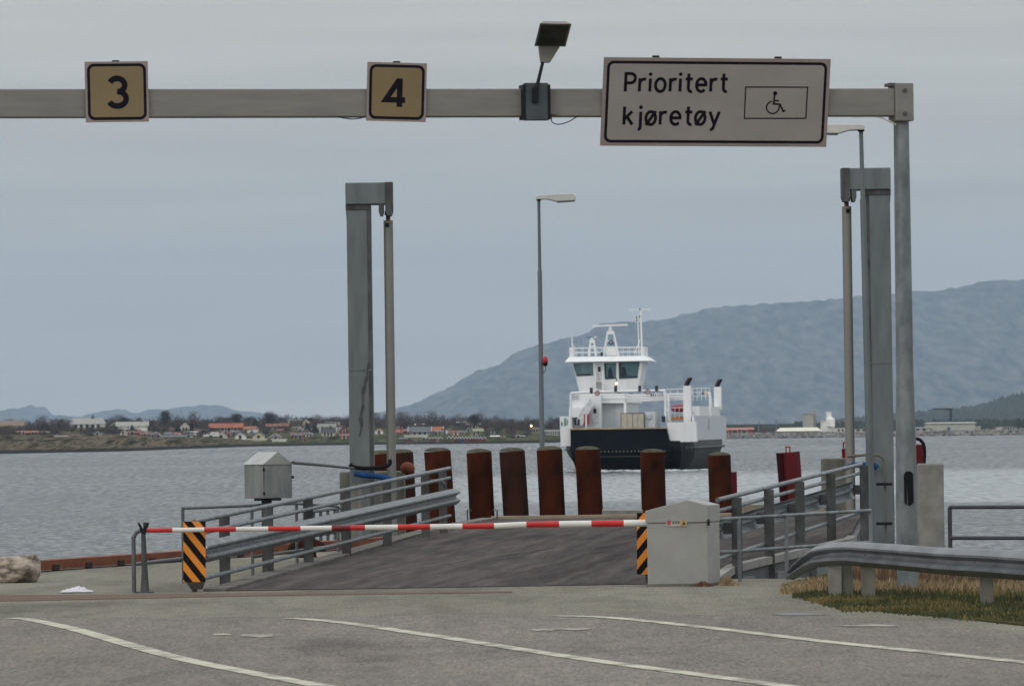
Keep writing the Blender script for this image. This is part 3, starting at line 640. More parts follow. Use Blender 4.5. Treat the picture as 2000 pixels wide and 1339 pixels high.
for Y_ in (73.9, 76.9, 80, 84):
    c = along(rgt, Y_); MB().box((c.x + .12, Y_, -.40), (.10, 1.3, .66), -.21).build('girder_panel', mat('girder panel', (.17, .175, .18), .7, col2=(.11, .115, .12), scale=1.5), rampo)
tan_ = mat('pale worn concrete', (.33, .25, .17), .85, col2=(.22, .18, .13), scale=2.5, detail=7)
mb = MB(); a, c = rows[-1]; mb.box(((a.x + c.x) / 2, 100.5, .26), (c.x - a.x + .2, .35, .16)); mb.build('end_beam', tan_, rampo)
# hinged steel flap beyond the end, and raised pieces
p1, p2 = P(1178, 1011, 101.5), P(1256, 996, 101.5); MB().prism([P(1178, 1013, 101.5), P(1256, 1013, 101.5), P(1256, 996, 101.5), P(1178, 996, 101.5)], (0, 1.2, 0)).build('flap', conc, rampo)
MB().prism([P(1436, 1016, 101.2), P(1630, 1013, 101.2), P(1600, 984, 101.2), P(1436, 986, 101.2)], (0, 1.2, 0)).build('flap', mat('tan concrete', (.21, .19, .15), .9, var=.15), rampo)
for x in (913, 971):
    MB().tube([P(x, 1022, 99.8), P(x, 996, 99.8), P(x - (8 if x > 950 else -8), 996, 99.8)], .014, 6).build('bracket', galv_d, rampo)
MB().box((0.9, 84.2, .175), (.02, 31, .006), -.16).build('deck_joint', mat('joint', (.13, .115, .095), .8), rampo)

# guard railings on the ramp --------------------------------------
def wbeam(mb, pts, h, dirn):       # corrugated beam: pts = top line, h = height, dirn = side the ridges face
    prof = [(0, 0), (.018, -.03), (.075, -.22), (.075, -.30), (.012, -.44), (.012, -.56), (.075, -.70), (.075, -.78), (.018, -.97), (0, -1)]
    rings = []
    for i, p in enumerate(pts):
        d = pts[min(i + 1, len(pts) - 1)] - pts[max(i - 1, 0)]; d.z = 0; d.normalize(); nn = Vector((d.y, -d.x, 0)) * dirn
        o_ = [p + nn * a + Vector((0, 0, c * h)) for a, c in prof]; i_ = [q - nn * .006 for q in o_][::-1]; rings.append(o_ + i_)
    mb.loft(rings)
def ramp_rail(label, line, Ys, top, sec, bt, lw, side, postmat, beamh=.255, rear=False):
    e = empty('guard_railing', (line(Ys[0])[0], Ys[0], 0), label, 'railing', 'guard railings of the ramp')
    def L(f, off=0.0):
        return [Vector((line(Y)[0] + off, Y, f(Y))) for Y in Ys_]
    Ys_ = [Ys[0] - (2.45 if side > 0 else 1.2)] + list(Ys) + [Ys[-1] + .25]
    for k, (f, r) in enumerate(((top, .030), (sec, .026), (lw, .026))):
        MB().tube(L(f), r, 12).build('rail', galv, e, smooth=True)
    mb = MB(); wbeam(mb, L(bt, side * .09), beamh, 1 if side > 0 else -1); mb.build('beam', galv, e, smooth=True)
    for Y in Ys:
        x = line(Y)[0] - side * .07; zb = 0 if not rear else min(0, 0)
        mb = MB(); zt = top(Y) - .01; zc = (zt + zb - .3) / 2
        mb.box((x, Y, (zt + zb - .15) / 2), (.012, .13, zt - zb + .15)); mb.box((x - side * .0, Y - .062, (zt + zb - .15) / 2), (.125, .010, zt - zb + .15)); mb.box((x, Y + .062, (zt + zb - .15) / 2), (.125, .010, zt - zb + .15))
        mb.box((x + side * .115, Y, bt(Y) - .5 * beamh), (.10, .11, .14))
        mb.build('post', postmat, e)
    return e
lin = lambda a, b, c, d: (lambda Y: b + (d - b) * (Y - a) / (c - a))
lx = lin(70.4, -3.415, 90, -1.02); rx = lin(73, 2.70, 83, 4.42)
rl = ramp_rail('left galvanised ramp railing, its corrugated beam facing the roadway', lambda Y: (lx(Y),), (70.4, 73.6, 76.8, 80.1, 84, 88, 90), lin(70.4, .86, 90, 1.234), lin(73.4, .768, 90, 1.087), lin(69, .60, 90, .93), lin(70.4, .17, 90, .506), 1, galv_d)
MB().tube([(lx(88), 88.1, 1.06), (lx(89.2), 89.2, 1.06), (lx(89.6), 89.6, 1.0), (lx(89.7), 89.7, .8)], .028, 8).build('end_loop', galv, rl)
rr_ = ramp_rail('right ramp railing seen from behind its row of steel posts', lambda Y: (rx(Y),), (73, 76.15, 79.4, 83, 87.2), lin(73, .955, 83, 1.15), lin(73, .82, 83, 1.02), lin(73, .69, 83, .90), lin(73, .235, 83, .44), -1, galv_d)

# ================================================================== LIFTING TOWERS
def tower(label, pxa, pxb, pytop, pybeam, out, Y):
    # out: +1 when the lifting rod hangs on the right of the column
    xa, xb = P(pxa, 700, Y).x, P(pxb, 700, Y).x; zt = P((pxa + pxb) / 2, pytop, Y).z; cx = (xa + xb) / 2; w = xb - xa
    e = empty('lifting_tower', (cx, Y, SEA), label, 'tower', 'lifting towers of the linkspan')
    zb = zt - .38
    MB().box((cx, Y, (zb + SEA - 1) / 2), (w, .5, zb - SEA + 1)).build('column', tower_m, e, bevel=.015)
    MB().box((cx + w * (.5 - .09) * out, Y - .252, (zb + SEA) / 2), (w * .16, .012, zb - SEA - .1)).build('edge_strip', galv_d, e)
    L = w * 1.93; hx = cx - out * w / 2 * 1.06 + out * L / 2
    MB().box((hx, Y, zt - .19), (L, .62, .38)).build('head_beam', tower_m, e, bevel=.015)
    MB().prism([Vector((cx - out * w * .54, Y - .24, zb)), Vector((cx - out * w * .54, Y - .24, zb - .05)), Vector((cx - out * w * .495, Y - .24, zb - .26)), Vector((cx - out * w * .495, Y - .24, zb))], (0, .48, 0)).build('gusset', tower_m, e)
    MB().box((cx, Y - .262, zb - .045), (w * 1.0, .02, .09)).build('shade_strip', galv_d, e)  # thin dark strip stands for the shade line under the head beam
    tx = hx + out * (L / 2 - w * .2)
    def lug(xc, ww, zt_):
        pl = [(-.5, 0), (.5, 0)]; pts = [Vector((xc - ww / 2, Y - .325, zt_)), Vector((xc + ww / 2, Y - .325, zt_)), Vector((xc + ww / 2, Y - .325, zb - .13)), Vector((xc + ww * .28, Y - .325, zb - .205)), Vector((xc - ww * .28, Y - .325, zb - .205)), Vector((xc - ww / 2, Y - .325, zb - .13))]
        MB().prism(pts, (0, .5, 0)).build('lug_plate', galv_d, e)
    lug(hx + out * (L / 2 - .062), .135, zt + .004); lug(tx - out * .115, .085, zb - .001)
    MB().tube([(tx - .06, Y, zb - .15), (tx + .06, Y, zb - .15)], .04, 10).build('pin', dark, e)
    MB().tube([(tx, Y, zb - .1), (tx, Y, zb - .32)], .04, 10).build('piston_rod', rusto, e)
    MB().tube([(tx, Y, zb - .28), (tx, Y, .6), (tx + out * .0, Y, -.2)], .083, 18).build('cylinder', mat('cylinder grey', (.19, .187, .175), .5, .1, var=.06, stretch=(1, 1, .3)), e, smooth=True)
    MB().box((tx - out * .02, Y - .085, zb - .36), (.07, .03, .07)).build('hose_fitting', dark, e)
    MB().box((cx, Y - .255, 2.9), (w * .98, .012, .012)).build('weld_seam', galv, e)
    return e, cx, tx, w
tl, lcx, ltx, lw_ = tower('tall grey linkspan tower left of the ramp with its lifting cylinder', 681, 728.5, 358, 400, 1, 103)
tr, rcx, rtx, rw_ = tower('tall grey linkspan tower right of the ramp behind the gantry post', 1692, 1741, 329, 375, -1, 103)
# crack-like stain on the left column
mb = MB(); pts = [(719, 708), (716, 735), (711, 755), (708, 770), (709, 790), (704, 815), (706, 832), (702, 852)]
ps = [P(a, c, 102.73) for a, c in pts]
for i in range(len(ps) - 1): w_ = .010 + .012 * (i % 3); mb.quad(ps[i] + Vector((-w_, 0, 0)), ps[i] + Vector((w_, 0, 0)), ps[i + 1] + Vector((w_ * .6, 0, 0)), ps[i + 1] + Vector((-w_ * .6, 0, 0)))
mb.build('dark_streak', mat('streak', (.05, .055, .06), .7), tl)
# hoses on the towers
MB().tube(polyline_w([tuple(P(a, c, 102.6)) for a, c in ((683, 906), (690, 911), (710, 914), (735, 913), (757, 909), (762, 902), (760, 897))], 5), .035, 8).build('hose', rubber, tl, smooth=True)
MB().tube(polyline_w([tuple(P(a, c, 102.5)) for a, c in ((692, 924), (715, 928), (740, 930), (768, 937))], 5), .052, 10).build('blue_hose', bluep, tl, smooth=True)
MB().tube(polyline_w([tuple(P(a, c, 102.5)) for a, c in ((1648, 915), (1660, 910), (1680, 907), (1705, 908), (1714, 914))], 5), .048, 10).build('blue_hose', bluep, tr, smooth=True)
MB().tube([P(a, c, 102.4) for a, c in ((1655, 891), (1690, 888), (1715, 888), (1724, 893), (1728, 905), (1731, 1060))], .024, 8).build('pipe', mat('old pipe', (.12, .11, .09), .6), tr)
for y in (945, 1022): MB().box(P(1727, y, 102.3), (.28, .05, .05)).build('pipe_clamp', dark, tr)
for x, y0, y1 in ((690, 945, 1085), (702, 950, 1078), (748, 950, 1070)):
    MB().box((P(x, y0, 101.8).x, 101.8, (P(x, y0, 101.8).z + P(x, y1, 101.8).z) / 2), (.06, .06, P(x, y0, 101.8).z - P(x, y1, 101.8).z)).build('conduit', mat('conduit', (.16, .15, .125), .7), tl)
# concrete piers
def pier(px0, px1, pyt, Y, label, d=.7, m=concd):
    a, c = P(px0, pyt, Y), P(px1, pyt, Y)
    o = MB().box(((a.x + c.x) / 2, Y + d / 2, (a.z + SEA - 1.5) / 2), (c.x - a.x, d, a.z - SEA + 1.5)).build('concrete_pier', m, bevel=.03)
    return tag(o, label, 'pier', 'concrete piers by the linkspan')
pier(663, 790, 921, 104.2, 'stained concrete pier behind the left linkspan tower')
pier(1607, 1660, 895, 105, 'short concrete pier left of the right linkspan tower')
pier(1794, 1843, 905, 96, 'square concrete pier right of the gantry post', .45, conc)

# ================================================================== PILES
def pile(x0, x1, yt, x0b, x1b, yb, Y, label, m=rust, name='steel_pile', grp='rusty steel piles in a row past the ramp', ns=32):
    c1 = P((x0 + x1) / 2, yt, Y); c2 = P((x0b + x1b) / 2, yb, Y); r = (x1 - x0) / 2 / F * Y; d = (c2 - c1).normalized(); bot = c1 + d * ((c1.z - SEA + 2) / -d.z)
    e = empty(name, bot, label, 'pile', grp)
    MB().tube([c1, c1 + (bot - c1) * .5, bot], r, ns).build('shaft', m, e, smooth=ns > 10)
    if ns < 10: return e
    mb = MB(); rings = []
    for k in range(6):
        a = k / 5 * pi / 2; rings.append([c1 + Vector((cos(t) * r * .985 * cos(a), sin(t) * r * .985 * cos(a), .002 + r * .30 * sin(a))) for t in [2 * pi * j / 24 for j in range(24)]])
    mb.loft(rings); mb.build('cap', moss, e, smooth=True)
    return e
pile(722, 770, 886, 730, 778, 1020, 114, 'dark rusty pile half hidden behind the left linkspan tower')
pile(757, 807, 884, 765, 815, 1020, 112, 'rusty pile just right of the left lifting cylinder', m=rustd)
pile(828, 880, 881, 838, 890, 1020, 110, 'rusty pile behind the top end of the left ramp railing')
pile(911, 960, 883, 917, 967, 1018, 111, 'first free-standing rusty pile, fifth left of the grey barrier cabinet')
pile(975, 1025, 881, 984, 1033, 1013, 111, 'leaning rusty pile left of the central lamp post', m=rustd)
pile(1048, 1098, 878, 1055, 1104, 1013, 111, 'rusty pile standing just in front of the central lamp post')
pile(1123, 1172, 878, 1130, 1178, 1013, 111, 'rusty pile in front of the black bow of the ferry')
pile(1250, 1298, 883, 1254, 1300, 990, 113, 'rusty pile directly above the left end of the grey barrier cabinet')
pile(1382, 1427, 889, 1386, 1430, 985, 118, 'rusty pile at the right rear of the grey barrier cabinet', m=rust)
# red painted dolphins
def dolphin(x0, x1, yt, x0b, x1b, yb, Y, label, lug=True):
    e = pile(x0, x1, yt, x0b, x1b, yb, Y, label, redpile, 'mooring_dolphin', 'red mooring dolphins', 7); e['category'] = 'dolphin'
    for ch in e.children:
        if ch.name.startswith('cap'): ch.data.materials[0] = redpile; ch.scale.z = 1
    if lug:
        c1 = P((x0 + x1) / 2 + 1, yt, Y); w = .08
        mb = MB(); 
        for dx, dz, ww, hh_ in ((-.04, .05, .025, .10), (.04, .05, .025, .10), (0, .112, .105, .025)): mb.box(c1 + Vector((dx, 0, dz)), (ww, .05, hh_))
        mb.build('lifting_lug', dredp, e)
    return e
dl_ = dolphin(1514, 1562, 883, 1528, 1566, 1000, 122, 'red dolphin with a lifting lug behind the right ramp railing')
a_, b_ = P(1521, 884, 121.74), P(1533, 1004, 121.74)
MB().prism([a_ + Vector((-.055, 0, 0)), a_ + Vector((.055, 0, 0)), b_ + Vector((.055, 0, 0)), b_ + Vector((-.055, 0, 0))], (0, .1, 0)).build('shade_face', mat('dark red shade', (.03, .007, .009), .8, spec=.05), dl_)  # dark strip paints the shade on the dolphin's left side
dolphin(1643, 1658, 876, 1648, 1664, 980, 108, 'thin dark red dolphin beside the right lifting cylinder')
dolphin(1424, 1439, 921, 1426, 1441, 1010, 119, 'thin faded red post beside the rightmost rusty pile', False)
dolphin(1770, 1805, 868, 1772, 1806, 940, 108, 'orange red dolphin peeping out behind the gantry post', False)
MB_ = MB(); MB_.tube(polyline_w([tuple(P(a, c, 107)) for a, c in ((1784, 856), (1796, 858), (1804, 868), (1806, 885), (1805, 905))], 4), .03, 8); tag(MB_.build('rubber_fender', rubber), 'black rubber strip curving over the dolphin behind the gantry post', 'fender')

# ================================================================== LAMP POSTS
def lamp_post(label, X, Y, zb, ztop, L, side, sc=1.0):
    e = empty('lamp_post', (X, Y, zb), label, 'lamp post', 'lamp posts on the quay')
    H = ztop - zb
    MB().tube([(X, Y, zb - .1), (X, Y, zb + H * .26)], [.062 * sc, .060 * sc], 16).build('lower_pole', tower_m, e, smooth=True)
    MB().tube([(X, Y, zb + H * .255), (X, Y, zb + H * .84)], [.052 * sc, .044 * sc], 16).build('pole', tower_m, e, smooth=True)
    MB().tube([(X, Y, zb + H * .835), (X, Y, ztop)], [.034 * sc, .030 * sc], 14).build('upper_pole', tower_m, e, smooth=True)
    # luminaire: flat tray, shallow neck
    s = side; hz = ztop
    prof = [(-.05, -.02), (.18, -.02), (.36, -.07), (L, -.05), (L + .01, .03), (L - .06, .10), (.35, .085), (.0, .07), (-.05, .05)]
    rings = [[Vector((X + s * a, Y + w, hz + c * .95 + s * 0)) for a, c in prof] for w in (-.14, .14)]
    MB().loft(rings).build('lamp_head', lampw, e, bevel=.012)
    MB().prism([Vector((X + s * .37, Y - .12, hz - .085)), Vector((X + s * (L - .02), Y - .12, hz - .068)), Vector((X + s * (L - .02), Y + .12, hz - .068)), Vector((X + s * .37, Y + .12, hz - .085))], (0, 0, .03)).build('lens', mat('lamp lens', (.10, .10, .12), .3), e)
    MB().box((X, Y, hz - .02), (.10, .10, .04)).build('collar', dark, e)
    return e
p = P(1052.5, 388, 118); pb = P(1058.5, 870, 118)
lp = lamp_post('lamp post rising behind the piles at the centre, with a red beacon', (p.x + pb.x) / 2, 118, -2.6, p.z, .74, 1)
bq = P(1065, 704, 117.9)
bo = MB().tube([bq + Vector((0, 0, -.04)), bq + Vector((0, 0, .0)), bq + Vector((0, 0, .05)), bq + Vector((0, 0, .085))], [.052, .055, .05, .02], 16).build('beacon', mat('beacon red', (.42, .012, .015), .3), lp, smooth=True)
MB().tube([bq + Vector((0, 0, -.04)), bq + Vector((0, 0, -.11))], [.056, .035], 14).build('beacon_base', dark, lp)
MB().tube([bq + Vector((0, 0, -.11)), bq + Vector((0, 0, -.2)), bq + Vector((-.05, 0, -.26))], .012, 6).build('beacon_bracket', galv, lp)
p = P(1684.5, 252, 92); pb = P(1697, 900, 92)
lamp_post('lamp post beside the right tower, its head pointing left behind the white sign', P(1703, 1060, 92).x, 92, -.4, p.z, .82, -1, 1.05).rotation_euler = (0, -.0115, 0)

# ================================================================== CABINET ON POST
cY = 75.6; c = G(526, 1121); cb = empty('control_cabinet', (c.x, cY, 0), 'grey metal control cabinet with a gabled roof on a single post', 'cabinet')
A = P(516, 973, cY - .22); B_ = P(571, 973, cY + .04); Cc = P(477, 972, cY + .22)
zb_ = A.z; fr = Vector((A.x, cY - .22, zb_)); rg = Vector((B_.x, cY + .06, zb_)); le = Vector((Cc.x, cY + .30, zb_)); bk = le + (rg - fr)
hR = P(516, 907, cY).z; hp_ = P(543, 882, cY).z; hl = P(477, 892, cY + .2).z
MB().prism([fr, rg, bk, le], (0, 0, hR - zb_)).build('body', cabm, cb, bevel=.008)
mid1 = (fr + rg) / 2; mid2 = (le + bk) / 2
o2 = .012
mb = MB(); v = [zz(p, hR + .003) for p in (fr, rg, bk, le)] + [zz(mid1, hp_), zz(mid2, hp_)]
v = [v[0] + Vector((-.01, -.02, 0)), v[1] + Vector((.02, 0, 0)), v[2], v[3] + Vector((-.02, 0, 0)), v[4] + Vector((0, -.02, 0)), v[5]]
mb.v += v; mb.f += [(0, 1, 2, 3), (0, 1, 4), (2, 3, 5), (0, 4, 5, 3), (1, 2, 5, 4)]; mb.build('roof', mat('zinc roof', (.36, .37, .36), .45, .3, var=.1), cb)
MB().beam(fr + Vector((-.002, -.006, 0)), zz(fr, hR) + Vector((-.002, -.006, 0)), .012, .012).build('door_edge', galv_d, cb)
for k in (.15, .85): MB().box(fr + Vector((0, -.012, (hR - zb_) * k)), (.03, .02, .035)).build('hinge', dark, cb)
MB().box(rg + Vector((.01, 0, (hR - zb_) * .62)), (.03, .03, .035)).build('handle', dark, cb)
MB().box((P(523, 975, cY).x, cY, zb_ - .015), (.34, .3, .03)).build('base_plate', dark, cb)
MB().box((P(521, 1000, cY).x, cY, zb_ / 2 - .02), (.13, .12, zb_ - .02)).build('post', galv_d, cb)
MB().tube([P(572, 903, cY), P(620, 907, cY + 8), P(690, 914, 101)], .022, 8).build('conduit', galv_d, cb)

# ================================================================== FENCES
pipe = mat('weathered pipe', (.13, .14, .15), .55, .3, col2=(.075, .082, .09), scale=8)
def pipe_fence(label, posts, rails, r=.024, m=pipe, grp='pipe fences on the quay', posth=None):
    e = empty('pipe_fence', posts[0][0], label, 'fence', grp)
    for p_, zt in posts: MB().tube([p_, p_ + Vector((0, 0, zt))], r * 1.05, 10).build('post', m, e, smooth=True)
    for rl_ in rails: MB().tube(rl_, r, 10).build('rail', m, e, smooth=True)
    return e
q0 = G(262, 1157); q1 = Vector((P(357, 1000, 72).x, 72, 0)); zt = P(262, 1040, q0.y).z
pipe_fence('short pipe rail beside the barrier rest post', [(q0, zt - .04)], [[q0 + Vector((0, 0, zt - .06)), q0 + Vector((.03, 0, zt)), P(280, 1033, q0.y)], [q0 + Vector((0, 0, .33)), q1 + Vector((0, 0, P(357, 1090, 72).z))]])
pf = [Vector((P(357, 1000, 72).x, 72, 0)), Vector((P(492, 1000, 75).x, 75, 0)), Vector((P(579, 1000, 79).x, 79, 0)), Vector((P(660, 1000, 84).x, 84, 0))]
hts = [.916, .90, .87, .76]
pipe_fence('pipe fence on the quay behind the left ramp railing', [(a, h) for a, h in zip(pf, hts)], [[a + Vector((0, 0, h)) for a, h in zip(pf, hts)], [a + Vector((0, 0, h * .62)) for a, h in list(zip(pf, hts))[1:]], [a + Vector((0, 0, h * .27)) for a, h in list(zip(pf, hts))[1:]]], .020)
gp = [Vector((P(x, 1000, Y).x, Y, 0)) for x, Y in ((596, 91), (612, 92), (626, 93), (640, 94), (654, 95), (668, 96))]
pipe_fence('small close-set railing by the water left of the tower', [(a, .58) for a in gp], [[a + Vector((0, 0, h)) for a in gp] for h in (.58, .40, .2)], .026)
fq = [G(1406, 1136), G(1445, 1135), G(1537, 1131), Vector((P(1700, 1000, 71.5).x, 71.5, 0))]
fz = [P(1406, 1013.5, fq[0].y).z, P(1445, 1011.5, fq[1].y).z, P(1537, 1006, fq[2].y).z, P(1700, 996.5, 71.5).z]
fz2 = [P(1406, 1078, fq[0].y).z, P(1445, 1076, fq[1].y).z, P(1537, 1069, fq[2].y).z, P(1700, 1058, 71.5).z]
pipe_fence('low two-rail pipe fence from the grey barrier cabinet to the right', [(fq[1], fz[1]), (fq[2], fz[2]), (fq[3], fz[3])], [[a + Vector((0, 0, h)) for a, h in zip(fq, fz)], [a + Vector((0, 0, h)) for a, h in zip(fq, fz2)]], .022, galv)
fr_ = [Vector((P(1855, 1000, 75).x, 75, 0)), Vector((P(2070, 1000, 74).x, 74, 0)), Vector((P(2290, 1000, 73).x, 73, 0))]
zt = P(1855, 990, 75).z; zm = P(1855, 1050, 75).z
pipe_fence('dark pipe railing at the water edge on the far right', [(a, zt) for a in fr_], [[a + Vector((0, 0, zt)) for a in fr_], [a + Vector((0, 0, zm)) for a in fr_]], .026, mat('dark pipe', (.045, .045, .065), .55, .2, var=.15))

# ---- foreground guardrail on the right
gr_ = empty('crash_barrier', G(1700, 1165), 'corrugated steel crash barrier with a turned-down end, on the grass', 'guardrail')
def gP(px, py, Y): return P(px, py, Y)
tops = [(1549, 1112, 63.0), (1562, 1095, 62.8), (1578, 1078, 62.5), (1595, 1066, 62.2), (1625, 1059, 61.8), (1660, 1057, 61.4), (1700, 1059, 60.9), (1750, 1062, 60.4), (1850, 1069, 59.2), (1930, 1072, 58.3), (2010, 1077, 57.4), (2150, 1084, 56)]
hs = [.11, .155, .20, .225, .245, .25, .26, .265, .275, .28, .285, .29]
tp = [P(a, c, Y) for a, c, Y in tops]
prof = [(0, 0), (.02, -.03), (.08, -.22), (.08, -.30), (.015, -.44), (.015, -.56), (.08, -.70), (.08, -.78), (.02, -.97), (0, -1)]
rings = []
for i, p_ in enumerate(tp):
    d = tp[min(i + 1, len(tp) - 1)] - tp[max(i - 1, 0)]; d.z = 0; d.normalize(); nn = Vector((d.y, -d.x, 0)); nn = nn if nn.y < 0 else -nn
    o_ = [p_ + nn * a + Vector((0, 0, c * hs[i])) for a, c in prof]; rings.append(o_ + [q - nn * .006 for q in o_][::-1])
MB().loft(rings).build('beam', mat('dull crash barrier steel', (.20, .215, .23), .45, .4, col2=(.12, .13, .145), scale=2.5, detail=8), gr_, smooth=True)
for x, wd, Y, m_ in ((1631, .27, 61.9, conc), (1696, .14, 61.2, concd), (1928, .13, 58.6, concd)):
    a = P(x, 1075, Y); MB().box((a.x, Y + .10, .22), (wd * .5 if wd > .2 else wd, .12, .5)).build('post', m_, gr_, bevel=.008)
    if wd > .2: MB().box((a.x + .13, Y + .14, .22), (.12, .10, .5)).build('post', concd, gr_, bevel=.008)
for x, y, Y in ((1645, 1075, 61.4), (1690, 1083, 60.9), (1748, 1083, 60.3), (1840, 1090, 59.2), (1905, 1096, 58.5)):
    a = P(x, y, Y - .10); MB().tube([a, a + Vector((0, -.02, 0))], .012, 8).build('bolt', galv_d, gr_)

# ---- rust coloured bull rail on the quay edge
mb = MB(); pts = [Vector((x, y, 0)) for x, y in EL[1:]]
for i in range(len(pts) - 1): mb.beam(pts[i] + Vector((.14, 0, .085)), pts[i + 1] + Vector((.14, 0, .085)), .26, .13)
bl = empty('edge_beam', pts[2], 'rusty red steel beam along the quay edge at left', 'edge beam')
mb.build('beam', rusto, bl)
mb = MB()
Y = 70
while Y < 95:
    x = -6.42 + .316 * (Y - 79.4) + .275; mb.box((x, Y, .05), (.03, .22, .07), -.3); Y += 1.15
mb.build('drain_slots', mat('slot', (.02, .012, .01), .9), bl)
# mooring bollard
q = G(600, 1106); q.y = 85.5; q.x = P(600, 1090, 85.5).x
bo = empty('mooring_bollard', (q.x, q.y, 0), 'rusty mooring bollard with two drooping horns on the quay', 'bollard')
mb = MB(); mb.tube([(q.x, q.y, 0), (q.x, q.y, .16)], [.14, .12], 20); mb.build('stem', rustd, bo, smooth=True)
mb = MB(); mb.tube([(q.x - .27, q.y, .10), (q.x - .22, q.y, .15), (q.x - .12, q.y, .19), (q.x, q.y, .205), (q.x + .12, q.y, .19), (q.x + .22, q.y, .15), (q.x + .27, q.y, .10)], [.03, .065, .08, .085, .08, .065, .03], 14); mb.build('horns', rustd, bo, smooth=True)
q = P(796, 914, 103.6); mb = MB(); rg_ = []
for k in range(9): a = -pi / 2 + pi * k / 8; rg_.append([q + Vector((cos(t_) * .13 * max(.02, cos(a)), sin(t_) * .13 * max(.02, cos(a)), .11 * sin(a))) for t_ in [2 * pi * j / 16 for j in range(16)]])
mb.loft(rg_); tag(mb.build('buoy', mat('buoy orange', (.16, .055, .03), .7, var=.1, spec=.15), smooth=True), 'round dull orange buoy behind the pier right of the left lifting cylinder', 'buoy')
mb = MB(); mb.tube([q + Vector((0, 0, .08)), q + Vector((-.1, .3, .5))], .012, 6)
# boulder and plastic
bm = bmesh.new(); bmesh.ops.create_icosphere(bm, subdivisions=4, radius=1)
for v_ in bm.verts:
    co = v_.co; k = 1 + .28 * mnoise.noise(co * 1.3 + Vector((3, 1, 0))) + .07 * mnoise.noise(co * 4); x, y, z = co * k
    z = max(-.75, min(.62 + .1 * x, z)); x = max(-.92, min(.88, x)); v_.co = Vector((x * .33, y * .30, z * .245))
me = bpy.data.meshes.new('boulder'); bm.to_mesh(me); bm.free()
rockm = mat('granite', (.40, .34, .28), .9, col2=(.12, .105, .085), scale=5, detail=9, bump=.03, bscale=6, stretch=(1, 1, 2.2), thr=(.38, .58)); me.materials.append(rockm)
bo = bpy.data.objects.new('boulder', me); COL.objects.link(bo); qb = G(32, 1137); bo.location = (qb.x, qb.y + .1, .18); tag(bo, 'pale granite boulder on the quay at the left edge', 'boulder')
rng = random.Random(5); q = G(150, 1157); mb = MB(); NXp = 22; pts = []
for j in range(12):
    for i in range(NXp):
        u = i / (NXp - 1) * 2 - 1; v_ = j / 11 * 2 - 1; r_ = sqrt(u * u + v_ * v_); ed = max(0, 1 - r_ * .95)
        pts.append(Vector((q.x + u * .19 + .02 * mnoise.noise(Vector((u * 4, v_ * 4, 1))), q.y + v_ * .13, .016 + ed * (.05 + .075 * abs(mnoise.noise(Vector((u * 3.2, v_ * 2.6, 4)))) + .02 * mnoise.noise(Vector((u * 9, v_ * 9, 2)))))))
mb.sheet(pts, NXp); tag(mb.build('plastic_bag', mat('white plastic', (.55, .54, .58), .4, var=.08)), 'crumpled white plastic bag lying on the quay', 'plastic bag')

# ---- grass on the verge
def grass(name, n, area, h0, h1, cols, seed, w=.012, lean=.35):
    rng = random.Random(seed); objs = [MB() for _ in cols]
    k = 0
    while k < n:
        p_, s_ = area(rng)
        if p_ is None: continue
        k += 1
        mbx = objs[min(len(cols) - 1, int(len(cols) * max(0, min(.999, .5 + 1.1 * mnoise.noise(p_ * 1.1) + rng.uniform(-.3, .3)))))]
        h = rng.uniform(h0, h1) * s_; a = rng.uniform(0, pi); d = Vector((cos(a), sin(a) * .4, 0)) * w; l = Vector((rng.uniform(-1, 1), rng.uniform(-1, 1), 0)) * h * lean
        n0 = len(mbx.v); mbx.v += [p_ - d, p_ + d, p_ + d * .6 + l * .5 + Vector((0, 0, h * .6)), p_ - d * .6 + l * .5 + Vector((0, 0, h * .6)), p_ + l + Vector((0, 0, h * .95))]
        mbx.f += [(n0, n0 + 1, n0 + 2, n0 + 3), (n0 + 3, n0 + 2, n0 + 4)]
    return [tag(m_.build(name, c_), lab, 'grass', kind='stuff') for m_, (c_, lab) in zip(objs, cols)]
gg = mat('green grass', (.088, .096, .044), .9, col2=(.042, .050, .024), scale=3, spec=.1); gb = mat('straw grass', (.33, .25, .15), .9, col2=(.17, .125, .075), scale=5, spec=.1)
soil = mat('verge soil', (.085, .075, .04), .95, spec=0, col2=(.05, .05, .025), scale=3)
q = [G(*a) for a in ((1528, 1144), (1560, 1156), (1590, 1170), (1625, 1184), (1700, 1192), (1850, 1205), (2000, 1222), (2200, 1240), (2200, 1116), (1640, 1116), (1560, 1134))]
mb = MB(); mb.prism([(p.x, p.y, .016) for p in q], (0, 0, -.01)); tag(mb.build('soil', soil), kind='structure'); gd_ = mat('reddish dry grass', (.15, .085, .05), .9, col2=(.075, .045, .03), scale=5)
def verge(rng):
    px = rng.uniform(1548, 2120); t_ = rng.random() ** .8
    y1 = 1166 + max(0, min(1, (px - 1560) / 90)) * 27 + max(0, px - 1700) * .085; y0 = 1148
    py = y0 + (y1 - y0) * t_ + rng.gauss(0, 1.6); return G(px, py), (.45 + .55 * (1 - t_)) * min(1, max(.3, (px - 1520) / 90))
grass('verge_grass', 15000, verge, .03, .13, ((gg, 'green grass growing along the verge under the crash barrier'), (gg, 'second sward of green grass mingled along the verge'), (mat('olive grass', (.20, .16, .07), .9, col2=(.10, .085, .035), scale=4, spec=.1), 'olive brown grass mixed into the green verge')), 1)
def verge2(rng):
    px = rng.uniform(1525, 2120); lo__ = 1143; y1 = 1160 + min(1, max(0, (px - 1560) / 200)) * 4; return G(px, rng.uniform(lo__, y1)), min(1, max(.35, (px - 1500) / 90))
grass('verge_grass', 5200, verge2, .06, .16, ((gb, 'straw coloured tufts at the left end of the verge'),), 2)
def tall(rng):
    px = rng.uniform(1640, 2120); return G(px, rng.uniform(1119, 1150)), (1.0 if px < 1870 else .85)
